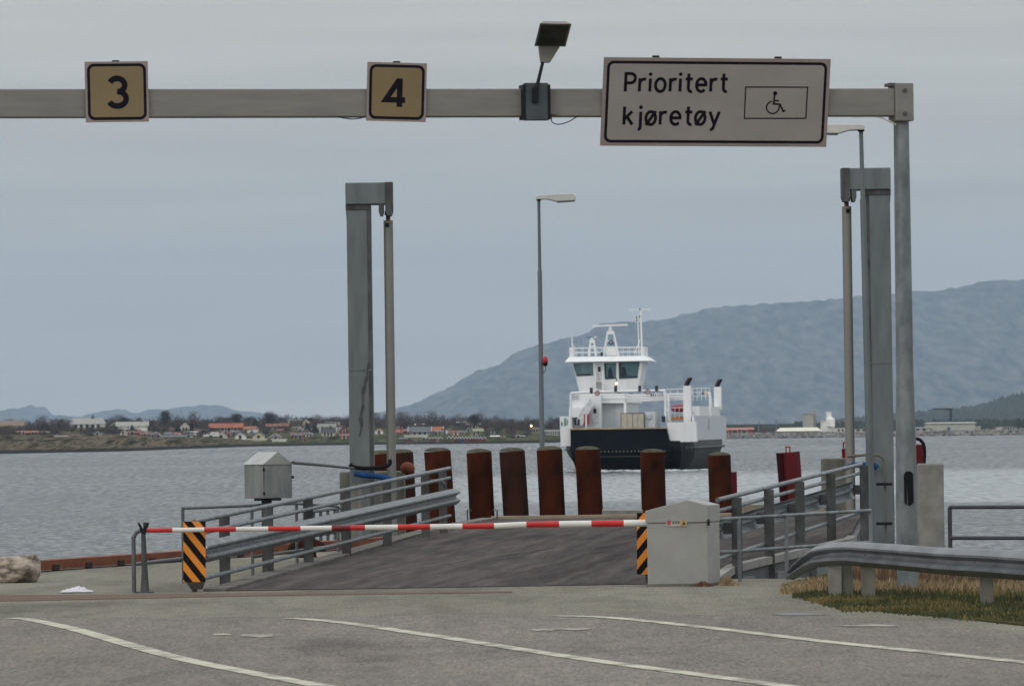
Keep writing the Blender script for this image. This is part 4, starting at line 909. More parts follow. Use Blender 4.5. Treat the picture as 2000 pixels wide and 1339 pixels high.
grass('dry_grass', 7000, tall, .15, .36, ((gb, 'tall straw grass behind the crash barrier'), (gd_, 'tall reddish dry grass behind the crash barrier')), 3, .009, .12)
for px, py, w_, n_, mm, lb in ((1372, 1145, 26, 420, gd_, 'small brown weed tuft at the foot of the barrier cabinet'), (1420, 1143, 22, 500, gb, 'yellow brown tuft right of the barrier cabinet')):
    def tf(rng, px=px, py=py, w_=w_):
        x = rng.gauss(0, .42); return (G(px + w_ * x, py - rng.random() * 3), max(.35, 1 - abs(x))) if abs(x) < 1 else (None, 0)
    grass('weed_tuft', n_, tf, .03, .085 if mm is gd_ else .14, ((mm, lb),), px, .008, .5)

# ================================================================== FERRY
FA = radians(5.9); FX = 221 * 600 / F
fer = empty('car_ferry', (FX, 600, SEA), 'white car ferry with a black bow coming in across the water', 'ferry', rz=-FA)
def S(px, py, s):                 # ship coordinates (across, aft, above water) of an image point at distance s behind the bow
    Y = 600 + s * cos(FA); X = (px - 1000) / F * Y; tt = (X - FX - s * sin(FA)) / cos(FA)
    Y = 600 + s * cos(FA) - tt * sin(FA); X = (px - 1000) / F * Y; tt = (X - FX - s * sin(FA)) / cos(FA)
    return Vector((tt, s, (CAMZ - SEA) - (py - hor(px)) / F * Y))
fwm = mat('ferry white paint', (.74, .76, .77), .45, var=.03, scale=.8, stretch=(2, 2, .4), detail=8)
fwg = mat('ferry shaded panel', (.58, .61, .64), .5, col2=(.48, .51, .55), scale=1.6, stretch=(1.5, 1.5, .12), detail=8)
fbk = mat('ferry black paint', (.003, .004, .007), .8, spec=.02, col2=(.006, .008, .010), scale=.7, detail=8)
fgr = mat('ferry worn hull', (.040, .044, .048), .5, spec=.2, col2=(.014, .016, .019), scale=.5, detail=9, stretch=(1, .3, 1))
fbl = mat('ferry dark blue', (.012, .016, .035), .4); cream = mat('deck edge', (.45, .40, .30), .6, col2=(.30, .18, .10), scale=.8)
glass = mat('wheelhouse glass', (.07, .14, .155), .08, .0, col2=(.11, .20, .21), scale=.8, spec=.8); fred = mat('ferry red', (.27, .03, .045), .5); forg = mat('ferry orange', (.45, .17, .04), .6)
def fb(m, name, material, parent=None, **k): return m.build(name, material, parent or fer, local=True, **k)
HB = 6.85; LEN = 52
def sec(s, zs_, flat=False):
    # half breadth factors along the length
    return None
def hb(s, z):
    end = min(s, LEN - s); full = min(1, .80 + .20 * min(1, end / 5.0)); taper = 1.0
    if z < 2.2: taper = 1 - .30 * ((2.2 - z) / 3.2) ** 1.3
    return HB * full * taper
# lower hull with raked, narrowing ends
rings = []
zl = [-1.2, 0.0, .9, 1.6, 2.15, 2.95]
for z in zl:
    rake = {-1.2: 7.5, 0.0: 5.2, .9: 3.4, 1.6: 1.8, 2.15: .5, 2.95: 0}[z]; ring = []
    ss = [rake, rake + 1.5, rake + 4, 10, 20, 32, LEN - 8, LEN - rake - 1, LEN - rake]
    for s in ss: ring.append(Vector((hb(s - rake * .6, z), s, z)))
    for s in ss[::-1]: ring.append(Vector((-hb(s - rake * .6, z), s, z)))
    rings.append(ring)
fb(MB().loft(rings), 'hull', fgr, smooth=False)
for sgn in (-1, 1):
    pts = [Vector((sgn * (hb(s, 2.2) + .06), s, 2.2)) for s in (1, 4, 8, 20, 35, LEN - 5, LEN - 1)]
    fb(MB().tube(pts, .11, 8), 'rubbing_strake', fgr)
# black bow ramp
t0, t1 = S(1112, 838, 0), S(1300, 835, 0); b0, b1 = S(1113, 880, 0), S(1309, 880, 0); w0, w1 = S(1125, 919, 4), S(1285, 918, 4)
vis = MB(); vis.loft([[Vector((t0.x, -.2, 4.25)), Vector((t1.x, -.2, 4.25)), Vector((t1.x, .25, 4.25)), Vector((t0.x, .25, 4.25))],
                      [Vector((b0.x, -.7, 1.9)), Vector((b1.x, -.7, 1.9)), Vector((b1.x, .6, 1.9)), Vector((b0.x, .6, 1.9))],
                      [Vector((b0.x + .1, .4, 1.1)), Vector((b1.x - .3, .4, 1.1)), Vector((b1.x - .3, 3, 1.1)), Vector((b0.x + .1, 3, 1.1))],
                      [Vector((w0.x, 3.2, -.3)), Vector((w1.x, 3.2, -.3)), Vector((w1.x, 6, -.3)), Vector((w0.x, 6, -.3))]])
vo = fb(vis, 'bow_ramp', fbk)
fb(MB().box(((t0.x + t1.x) / 2, -.02, 4.29), (t1.x - t0.x + .1, .5, .14)), 'ramp_edge', cream, vo)
mb = MB()
for k in range(22): mb.box((b0.x + 1.6 + k * .385, -.72, 1.93), (.10, .05, .10))
fb(mb, 'ramp_studs', mat('worn stud', (.22, .22, .17), .6), vo)
fb(MB().box(((b0.x + b1.x) / 2, -.60, 1.42), (b1.x - b0.x - 1, .06, .06)), 'ramp_lip', mat('lip', (.05, .05, .03), .7), vo)
# bow shoulders and side bulwarks
def plate(name, pts, depth, m=fwm, parent=None, bevel=0): return fb(MB().prism(pts, depth), name, m, parent, bevel=bevel)
plate('bow_shoulder', [S(1300, 825, .1), S(1357, 823, .1), S(1358, 862, .1), S(1308, 863, .1)], (0, 2.0, 0))
plate('bow_shoulder', [S(1091, 812.5, .1), S(1112, 812.5, .1), S(1113.5, 870, .1), S(1092.5, 871, .1)], (0, 2.0, 0))
for a, c, y0, y1 in ((1099.5, 1104, 816, 831), (1105, 1107, 819, 829)): plate('door_panel', [S(a, y0, .05), S(c, y0, .05), S(c, y1, .05), S(a, y1, .05)], (0, .04, 0), mat('green panel', (.16, .33, .31), .5))
plate('hatch', [S(1094, 824, .05), S(1096.5, 824, .05), S(1096.5, 831, .05), S(1094, 831, .05)], (0, .04, 0), fbl)
for sgn in (-1, 1):
    rg_ = [[Vector((sgn * HB, s, 2.96)), Vector((sgn * (HB - .25), s, 2.96)), Vector((sgn * (HB - .25), s, z)), Vector((sgn * HB, s, z))] for s, z in ((2.0, 5.5), (2.2, 5.5), (6, 5.5), (LEN - 4, 5.5), (LEN - 1, 5.3))]
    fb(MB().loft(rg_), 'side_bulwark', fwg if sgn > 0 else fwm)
    rg_ = [[Vector((sgn * HB * .995, s, 5.5)), Vector((sgn * (HB - 2.0), s, 5.5)), Vector((sgn * (HB - 2.0), s, z)), Vector((sgn * HB * .995, s, z))] for s, z in ((10.0, 6.5), (LEN - 10, 6.5))]
    fb(MB().loft(rg_), 'side_house', fwm)
fb(MB().box((0, LEN / 2, 2.0), (HB * 2 - .8, LEN - 6, .2)), 'car_deck', mat('ferry deck', (.10, .12, .11), .8))
# stacks
def stack(px0, px1, py0, py1, s, ln):
    a, c = S(px0, py1, s), S(px1, py0, s)
    o = fb(MB().box(((a.x + c.x) / 2, s + ln / 2, (a.z + c.z) / 2), (c.x - a.x, ln, c.z - a.z)), 'funnel', fwm, bevel=.03)
    x = (a.x + c.x) / 2 - .1; z = c.z
    for k in range(2): fb(MB().tube([(x + k * .22 - .15, s + .5 + k * .4, z - .1), (x + .0 + k * .22, s + .5 + k * .4, z + .35), (x + .3 + k * .22, s + .5 + k * .4, z + .82)], .13, 10), 'exhaust_pipe', fbk if k else mat('exhaust', (.05, .015, .015), .6), o)
    return o
stack(1333, 1348, 753, 825, 3, 1.2); stack(1393, 1407, 755, 800, 40, 1.2)
# life-boat platform
plate('platform_block', [S(1308, 814, 6), S(1332, 812, 6), S(1332, 819, 6), S(1308, 820, 6)], (0, 2, 0), forg)
def rails(name, pa, pb, s, ht, n=6, rows=3, m=fwm, r=.03, parent=None):
    a, c = S(*pa, s), S(*pb, s); mb = MB()
    for k in range(n + 1): p_ = a + (c - a) * (k / n); mb.tube([p_, p_ + Vector((0, 0, ht))], r, 5)
    for j in range(1, rows + 1): mb.tube([a + Vector((0, 0, ht * j / rows)), c + Vector((0, 0, ht * j / rows))], r, 5)
    return fb(mb, name, m, parent)
rails('platform_railing', (1308, 817), (1333, 816), 6, 1.1, 3, 2)
q = S(1326, 795, 9); mb = MB(); rg_ = []
for k in range(9): a = -pi / 2 + pi * k / 8; rg_.append([Vector((q.x + .95 * sin(a), q.y + .6 * max(.05, cos(a)) * cos(t_), q.z - .1 + .42 * max(.05, cos(a)) * sin(t_))) for t_ in [2 * pi * j / 12 for j in range(12)]])
fb(mb.loft(rg_), 'lifeboat', fred, smooth=True)
# deckhouse under the wheelhouse
def blk(name, px0, px1, py0, py1, s, ln, m=fwm, parent=None):
    a, c = S(px0, py1, s), S(px1, py0, s); return fb(MB().box(((a.x + c.x) / 2, s + ln / 2, (a.z + c.z) / 2), (c.x - a.x, ln, c.z - a.z)), name, m, parent)
dh = blk('deckhouse', 1113, 1172, 770, 850, 11, 22)
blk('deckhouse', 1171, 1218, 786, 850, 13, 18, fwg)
blk('deckhouse_roof', 1111, 1219, 768, 788, 12, 22, fwm)
blk('door_window', 1157, 1163, 797, 807, 10.9, .05, fbl, dh)
dr = plate('door_panel', [S(1153, 793, 10.93), S(1167, 792, 10.93), S(1167, 826, 10.93), S(1153, 826, 10.93)], (0, .03, 0), mat('ferry door', (.62, .64, .65), .5), dh)
plate('stair_flank', [S(1121, 826, 10), S(1131, 832, 10), S(1157, 786, 10), S(1147, 777, 10)], (0, .12, 0), fwm, dh)
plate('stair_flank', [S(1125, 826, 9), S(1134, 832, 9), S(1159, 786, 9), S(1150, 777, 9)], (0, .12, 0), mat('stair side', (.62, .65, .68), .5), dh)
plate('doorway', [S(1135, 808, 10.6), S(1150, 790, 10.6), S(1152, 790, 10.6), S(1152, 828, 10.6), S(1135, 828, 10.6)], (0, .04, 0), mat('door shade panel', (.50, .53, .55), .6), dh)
for a, c in ((1119.5, 1124), (1125.5, 1130)): plate('vent', [S(a, 818, 8.9), S(c, 818, 8.9), S(c, 830, 8.9), S(a, 830, 8.9)], (0, .3, 0), fbl, dh)
for a, c, y0, y1 in ((1139, 1142, 809, 832), (1144.5, 1149, 811, 829), (1139, 1151, 808.5, 810.5)): plate('red_frame', [S(a, y0, 8.8), S(c, y0, 8.8), S(c, y1, 8.8), S(a, y1, 8.8)], (0, .1, 0), fred, dh)
plate('white_post', [S(1141.5, 809, 8.7), S(1144, 809, 8.7), S(1144.5, 838, 8.7), S(1141, 838, 8.7)], (0, .1, 0), fwm, dh)
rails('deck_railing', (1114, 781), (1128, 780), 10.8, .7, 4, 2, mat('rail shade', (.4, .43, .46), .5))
# wheelhouse
sW = 15
base = [S(1130, 764, sW), S(1245, 757.5, sW)]; topc = [S(1118, 709, sW - .6), S(1255, 704, sW - .6)]
dW = 5.5
whb = MB().loft([[Vector((base[0].x, sW, base[0].z)), Vector((base[1].x, sW, base[0].z)), Vector((base[1].x, sW + dW, base[0].z)), Vector((base[0].x, sW + dW, base[0].z))],
                 [Vector((topc[0].x, sW - .7, topc[0].z)), Vector((topc[1].x, sW - .7, topc[0].z)), Vector((topc[1].x, sW + dW + .7, topc[0].z)), Vector((topc[0].x, sW + dW + .7, topc[0].z))]])
wh = fb(whb, 'wheelhouse', fwm)
blk('wheelhouse_base', 1130, 1203, 757, 772, 15.3, 5)
def onwall(px, py, off=.03):      # point on the raked front wall
    for _ in range(1):
        z = S(px, py, sW)[2]; k = (z - base[0].z) / (topc[0].z - base[0].z); s = sW - .7 * k - off
    return S(px, py, s)
gf = mat('window rubber', (.03, .035, .045), .5)
for poly in ([(1119.5, 711), (1156.5, 709.5), (1157, 732.5), (1126, 734)], [(1179.5, 710), (1202, 709), (1202, 738.5), (1181.5, 740)], [(1208.5, 708.5), (1248, 706.5), (1243, 737), (1209, 739)]):
    cx = sum(a for a, c in poly) / 4; cy = sum(c for a, c in poly) / 4
    w_ = fb(MB().quad(*[onwall(cx + (a - cx) * 1.05, cy + (c - cy) * 1.06, .03) for a, c in poly]), 'window', gf, wh)
    fb(MB().quad(*[onwall(a, c, .05) for a, c in poly]), 'pane', glass, w_)
    mb = MB(); xl, xr = poly[0][0], poly[1][0]; yb = poly[2][1]
    mb.quad(*[onwall(a, c, .07) for a, c in ((xl + (poly[3][0] - xl) * 1.0 + 1, yb - 2), (xr - 4, yb - 3), (xr - 3, yb), (poly[3][0] + 1, yb))])
    if poly[0][0] > 1170:
        u = .55 if poly[0][0] < 1200 else .25; X0 = xl + (xr - xl) * u
        mb.quad(*[onwall(a, c, .075) for a, c in ((X0 - 5, yb - 1), (X0 - 5, yb - 17), (X0 - 1, yb - 22), (X0 + 3, yb - 17), (X0 + 5, yb - 1))])
        mb.quad(*[onwall(a, c, .08) for a, c in ((xl + .8, yb - 1), (xl + .8, yb - 28), (xl + 4, yb - 28), (xl + 4, yb - 1))])
    fb(mb, 'interior_shape', mat('wheelhouse interior', (.012, .02, .03), .6), w_)
fb(MB().quad(*[onwall(a, c, .04) for a, c in ((1163, 710), (1175.5, 709), (1176.5, 758), (1165, 760))]), 'door', mat('ferry door', (.6, .6, .6)), wh)
fb(MB().quad(*[onwall(a, c, .06) for a, c in ((1167, 716), (1172.5, 715.5), (1172.5, 725), (1167, 725.5))]), 'door_window', fbl, wh)
plate('ladder_panel', [S(1163, 746, 14.2), S(1173, 745.5, 14.2), S(1173, 758, 14.2), S(1163, 758, 14.2)], (0, .05, 0), mat('ladder grey', (.25, .26, .25), .6), wh)
for x in (1161, 1175.5): plate('ladder_rail', [S(x, 722, 14.1), S(x + 1.6, 722, 14.1), S(x + 1.6, 768, 14.1), S(x, 768, 14.1)], (0, .08, 0), fwm, wh)
# roof with sloping visor
zr0 = S(1185, 706, sW - 1).z; zr1 = S(1185, 695.5, sW - 1).z
xa, xb = S(1103, 706, sW - 1.4).x, S(1268.5, 706, sW - 1.4).x; ya, yb = S(1112, 697, sW).x, S(1258, 697, sW).x
rf = fb(MB().loft([[Vector((xa, sW - 1.5, zr0)), Vector((xb, sW - 1.5, zr0)), Vector((xb, sW + dW + 1.5, zr0)), Vector((xa, sW + dW + 1.5, zr0))],
                   [Vector((xa, sW - 1.5, zr0 + .06)), Vector((xb, sW - 1.5, zr0 + .06)), Vector((xb, sW + dW + 1.5, zr0 + .06)), Vector((xa, sW + dW + 1.5, zr0 + .06))],
                   [Vector((ya, sW - .5, zr1)), Vector((yb, sW - .5, zr1)), Vector((yb, sW + dW + .5, zr1)), Vector((ya, sW + dW + .5, zr1))]]), 'roof', fwm, wh)
# railing on the roof
zt = zr1; h = .95
mb = MB(); cs = [Vector((ya + .1, sW - .3, zt)), Vector((yb - .1, sW - .3, zt)), Vector((yb - .1, sW + dW, zt)), Vector((ya + .1, sW + dW, zt)), Vector((ya + .1, sW - .3, zt))]
for i in range(4):
    a, c = cs[i], cs[i + 1]; n_ = 11 if i % 2 == 0 else 6
    for k in range(n_): p_ = a + (c - a) * (k / n_); mb.tube([p_, p_ + Vector((0, 0, h))], .028, 5)
    for j in (.5, 1.0): mb.tube([a + Vector((0, 0, h * j)), c + Vector((0, 0, h * j))], .03, 5)
fb(mb, 'roof_railing', fwm)
for px0, px1 in ((1112, 1120), (1251, 1258)): blk('rail_corner', px0, px1, 678, 697, sW - .4, .12)
def aframe(name, cx, yb_, yt, wb, wt, s, ring=False):
    mb = MB()
    for sx in (-1, 1): mb.beam(S(cx + sx * wb / 2, yb_, s), S(cx + sx * wt / 2, yt, s), .15, .15); mb.beam(S(cx + sx * wb / 2, yb_, s) + Vector((0, 1.0, 0)), S(cx + sx * wt / 2, yt, s) + Vector((0, .3, 0)), .12, .12)
    mb.box(S(cx, yt + 2, s) + Vector((0, .2, 0)), ((wt + 2) / 19, .6, .35)); m_ = (yb_ * .38 + yt * .62); mb.box(S(cx, m_, s), ((wb * .38 + wt * .62) / 19, .1, .12))
    o = fb(mb, name, fwm)
    return o
r1 = aframe('radar_mast', 1192.5, 695, 647, 29, 11, sW + 1.5)
q0 = S(1192.5, 646, sW + 1.5); fb(MB().tube([q0, q0 + Vector((0, 0, .42))], .17, 10), 'pedestal', fwm, r1); 
fb(MB().beam(S(1158, 636.5, sW + 1.6), S(1226.5, 634, sW + 1.6), .12, .17), 'scanner', fwm, r1)
qr = S(1193.5, 668.5, sW + 1.3)
fb(MB().tube([qr + Vector((.21 * cos(t_), 0, .21 * sin(t_))) for t_ in [2 * pi * k / 16 for k in range(17)]], .055, 6, cap=False), 'life_ring', fbk, r1)
blk('equipment_box', 1183, 1203, 676, 694, sW + 1.6, .5, fwm)
blk('equipment_box', 1172.5, 1178, 687, 695, sW + .6, .4, fbl)
r2 = aframe('radar_mast', 1156.5, 695, 664, 13, 7, sW + 1)
q0 = S(1156.5, 663, sW + 1); fb(MB().tube([q0, q0 + Vector((0, 0, .25))], .12, 8), 'pedestal', fwm, r2)
fb(MB().beam(S(1146, 658.5, sW + 1), S(1160, 658, sW + 1), .08, .08), 'scanner', mat('scanner blue', (.04, .09, .2), .5), r2); fb(MB().beam(S(1160, 658, sW + 1), S(1166, 657.5, sW + 1), .1, .12), 'scanner', fwm, r2)
mm_ = MB()
mm_.beam(S(1248, 697, sW + 2), S(1246, 618, sW + 2), .10, .10); mm_.beam(S(1254, 697, sW + 2), S(1252, 606, sW + 2), .17, .17); mm_.beam(S(1231, 605, sW + 2), S(1270, 604, sW + 2), .10, .10)
mm_.beam(S(1236, 608, sW + 2), S(1243, 627, sW + 2), .06, .06); mm_.beam(S(1243, 627, sW + 2), S(1249, 622, sW + 2), .06, .06); mm_.beam(S(1239, 690, sW + 2), S(1250, 664, sW + 2), .09, .09)
for k in range(9): y = 628 + k * 7; mm_.beam(S(1247, y, sW + 2), S(1253, y, sW + 2), .04, .04)
for x in (1230.5, 1270): mm_.beam(S(x, 608, sW + 2), S(x, 601, sW + 2), .05, .05)
mo = fb(mm_, 'signal_mast', fwm)
for x, y in ((1250.5, 604), (1243.8, 620), (1244, 626), (1250, 618)): q = S(x, y, sW + 1.9); fb(MB().box(q, (.10, .1, .18)), 'signal_lamp', fbk, mo)
mm_ = MB(); mm_.beam(S(1117, 695, sW), S(1117.5, 655, sW), .12, .12); mm_.beam(S(1124, 681, sW), S(1118, 671, sW), .07, .07); fb(mm_, 'antenna_post', fwm)
mm_ = MB()
for x, y in ((1110, 662), (1131, 660), (1139, 658), (1167, 660), (1213, 678), (1238, 655)): mm_.tube([S(x, 690, sW + 2), S(x, y, sW + 2)], .016, 4)
fb(mm_, 'whip_antennas', mat('antenna grey', (.5, .52, .54), .5))
# portal frame over the bow with lamps and signs
sP = 3
fr1 = [(1113, 840), (1113.5, 775), (1116, 769), (1122, 767), (1200, 764.5), (1290, 762.5), (1296, 765), (1298, 771), (1297.5, 826)]
portal = fb(MB().tube(polyline_w([tuple(S(a, c, sP)) for a, c in fr1], 4), .13, 10), 'portal_frame', fwm, smooth=True)
for x, y in ((1153.5, 762.5), (1201, 759), (1248, 758.5), (1281, 758.5)):
    a = S(x, y, sP - .2); pl = [a + Vector((u, 0, w_)) for u, w_ in ((-.15, .30), (.15, .30), (.15, -.22), (0, -.34), (-.15, -.22))]
    l_ = plate('signal_light', pl, (0, .2, 0), fbl, portal)
    for dz in (.14, -.1): fb(MB().tube([a + Vector((0, -.02, dz)), a + Vector((0, 0, dz))], .045, 8), 'lens', mat('signal lens', (.12, .12, .13), .3), l_)
for x, y in ((1165.3, 767.5), (1263.5, 765)):
    a = S(x, y, sP - .25)
    r_ = fb(MB().tube([a + Vector((0, .04, 0)), a], .285, 20), 'height_sign', mat('sign red', (.30, .05, .06), .5), portal); fb(MB().tube([a + Vector((0, -.01, 0)), a + Vector((0, -.02, 0))], .20, 20), 'disc', mat('sign pale', (.42, .40, .40), .5), r_)
    fb(MB().box(a + Vector((-.05, -.03, 0)), (.07, .01, .13)).box(a + Vector((.07, -.03, 0)), (.06, .01, .13)), 'digits', mat('sign red', ()), r_)
q = S(1203.3, 748.5, sP + 9)
fb(MB().tube([q + Vector((0, -.05, 0)), q], .13, 10), 'bow_light', mat('lit lamp', (1, .8, .5), emit=((1, .78, .42), 2.5)), portal)
fb(MB().tube([S(1203.3, 760, sP + 9), S(1203, 738, sP + 9)], .04, 6), 'light_post', fbk, portal)
# bridge beams with walkway
mm_ = MB(); sB = 13
mm_.beam(S(1170, 782, sB), S(1335, 776.5, sB), 1.2, .45); mm_.beam(S(1175, 773.5, sB - .5), S(1335, 768.5, sB - .5), .2, .18); mm_.beam(S(1172, 778, sB - 1), S(1335, 773, sB - 1), .15, .12)
br_o = fb(mm_, 'bridge_walkway', fwm)
for k in range(12):
    x = 1224 + k * 14; fb(MB().beam(S(x, 772, sB), S(x, 762, sB), .06, .06), 'stanchion', fwm, br_o)
fb(MB().beam(S(1224, 763, sB), S(1385, 757, sB), .06, .06), 'handrail', fwm, br_o)
# name board
nb = plate('name_board', [S(1268, 768.5, sP - .1), S(1296, 767.5, sP - .1), S(1296, 775, sP - .1), S(1268, 776, sP - .1)], (0, .05, 0), fwm)
GL2 = {'Ø': [arc(.3, .5, .3, .5, 0, 360, 12), [(.0, 0), (.6, 1)]], 'R': [[(0, 0), (0, 1), (.35, 1), (.5, .75), (.35, .5), (0, .5)], [(.3, .5), (.55, 0)]], 'L': [[(0, 1), (0, 0), (.45, 0)]], 'A': [[(0, 0), (.28, 1), (.56, 0)], [(.1, .35), (.46, .35)]], 'N': [[(0, 0), (0, 1), (.5, 0), (.5, 1)]], 'D': [[(0, 0), (0, 1), (.3, 1), (.55, .7), (.55, .3), (.3, 0), (0, 0)]]}
GL.update(GL2)
o0 = S(1269.5, 773.5, sP - .2); mm_ = MB()
for k, ch in enumerate('ØRLAND'): glyph(mm_, ch, k * .235, 0, .24, .045, lambda u, v_, l=0: o0 + Vector((u, -.0 - l, v_)), .62)
fb(mm_, 'lettering', fbl, nb)
for x, y0, y1 in ((1219, 786, 835), (1304, 768, 825), (1385, 765, 812)): fb(MB().beam(S(x, y0, 12), S(x, y1, 12), .22, .22), 'stanchion', fwm)
plate('brace', [S(1296, 785, 4), S(1297.5, 785, 4), S(1310, 826, 4), S(1308, 826, 4)], (0, .1, 0), fwm)
rails('walkway_railing', (1352, 782), (1385, 781), 24, 1.3, 4, 3)
fb(MB().tube(polyline_w([tuple(S(a, c, 26)) for a, c in ((1373, 768), (1382, 768), (1386, 774), (1388, 796))], 3), .14, 8), 'davit', fwm)
blk('davit_motor', 1375.5, 1380, 763, 773, 25, .3, forg); blk('lamp', 1369, 1374, 764, 769, 25, .3, fbl)
blk('signal_box', 1290, 1297, 812, 824, 2.5, .4, fbl)
plate('side_door', [S(1378, 815, .0) + Vector((0, 0, 0))] * 0 + [Vector((HB + .02, s, z)) for s, z in ((22, 4.0), (25, 4.0), (25, 5.2), (22, 5.2))], (.03, 0, 0), mat('side door', (.5, .53, .56), .5))
# truck on deck: its own thing
tk = empty('cargo_trailer', fer.matrix_basis @ Vector((0, 0, 0)) if False else (0, 0, 0), 'beige box trailer with double rear doors standing on the ferry deck', 'trailer')
tk.location = (FX, 600, SEA); tk.rotation_euler = (0, 0, -FA)
def blk2(name, px0, px1, py0, py1, s, ln, m):
    a, c = S(px0, py1, s), S(px1, py0, s); return MB().box(((a.x + c.x) / 2, s + ln / 2, (a.z + c.z) / 2), (c.x - a.x, ln, c.z - a.z)).build(name, m, tk, local=True)
bg_ = mat('trailer beige', (.50, .47, .38), .6, var=.06); z0 = 2.12
blk2('rear_frame', 1210, 1256.5, 805.5, 870, 8.0, .1, mat('trailer frame', (.10, .09, .07), .6))
for a, c in ((1211.5, 1222.5), (1223.2, 1232.8), (1234, 1243.2), (1244, 1255)): blk2('door_leaf', a, c, 807.5, 869, 7.93, .06, bg_)
blk2('body', 1210.5, 1256, 805.5, 869, 8.12, 9, fwm)
for x in (1216, 1250): 
    a = S(x, 880, 9); MB().tube([(a.x - .15, 9, z0 + .45), (a.x + .15, 9, z0 + .45)], .45, 16).build('wheel', rubber, tk, local=True)
tk2 = empty('cargo_container', (FX, 600, SEA), 'white box container right of the beige trailer on the ferry deck', 'container', rz=-FA)
a, c = S(1257.5, 870, 8.6), S(1277.5, 803.5, 8.6)
MB().box(((a.x + c.x) / 2, 12, (2.11 + c.z) / 2), (c.x - a.x, 6.6, c.z - 2.11)).build('body', mat('container white', (.60, .63, .66), .5, var=.04), tk2, local=True)
MB().prism([S(1261, 810, 8.55), S(1271, 809, 8.55), S(1271, 817, 8.55), S(1261, 818, 8.55)], (0, .1, 0)).build('panel', mat('pale blue panel', (.48, .54, .62), .5), tk2, local=True)
# bow wave and foam
foam_m = mat('foam', (.50, .53, .55), .8, col2=(.24, .27, .29), scale=1.2, detail=8)
rng = random.Random(9); mb = MB()
def fpt(px, py, z): 
    return G(px, py, z)
for k in range(260):
    px = rng.choice([rng.gauss(1172, 16), rng.gauss(1245, 22), rng.uniform(1098, 1118), rng.gauss(1320, 30), rng.uniform(1100, 1400)])
    if not 1096 < px < 1402: continue
    if True: pass; e_ = abs(rng.gauss(0, 1)); base_y = 918.5 - max(0, px - 1290) * .02
    if px < 1120: base_y = 914 + (px - 1096) * .2
    p_ = G(px, base_y + e_ * 1.3, SEA); s_ = rng.uniform(.08, .34); rock(mb, (p_.x, p_.y, SEA), s_ * 2.2, s_ * 1.6, s_ * .38 * max(.2, 1 - e_ * .3), rng)
tag(mb.build('foam', foam_m, smooth=True), 'white foam along the waterline of the ferry', 'foam', kind='stuff')

# ================================================================== VILLAGE
HM = {}
def hm(n, c, **k): return mat('house ' + n, c, .8, var=.06, scale=.6, **k)
WHT = hm('white', (.72, .72, .68)); CRM = hm('cream', (.60, .54, .36)); YEL = hm('yellow', (.50, .38, .16)); RED = hm('red', (.17, .035, .03)); BRN = hm('brown', (.12, .075, .055)); GRY = hm('grey', (.25, .25, .25)); BLU = hm('blue', (.06, .10, .17)); PUR = hm('plum', (.17, .07, .10)); GRN = hm('green', (.22, .25, .16)); BEI = hm('beige', (.33, .29, .22))
RR = hm('red tile', (.21, .062, .042)); RO = hm('orange tile', (.29, .092, .048)); RG = hm('slate', (.10, .11, .12)); RK = hm('black roof', (.035, .042, .05)); RW = hm('pale roof', (.30, .30, .275)); RB = hm('brown roof', (.12, .085, .07))
winm = mat('house window', (.03, .035, .045), .2); winl = mat('window trim', (.55, .55, .52), .6)
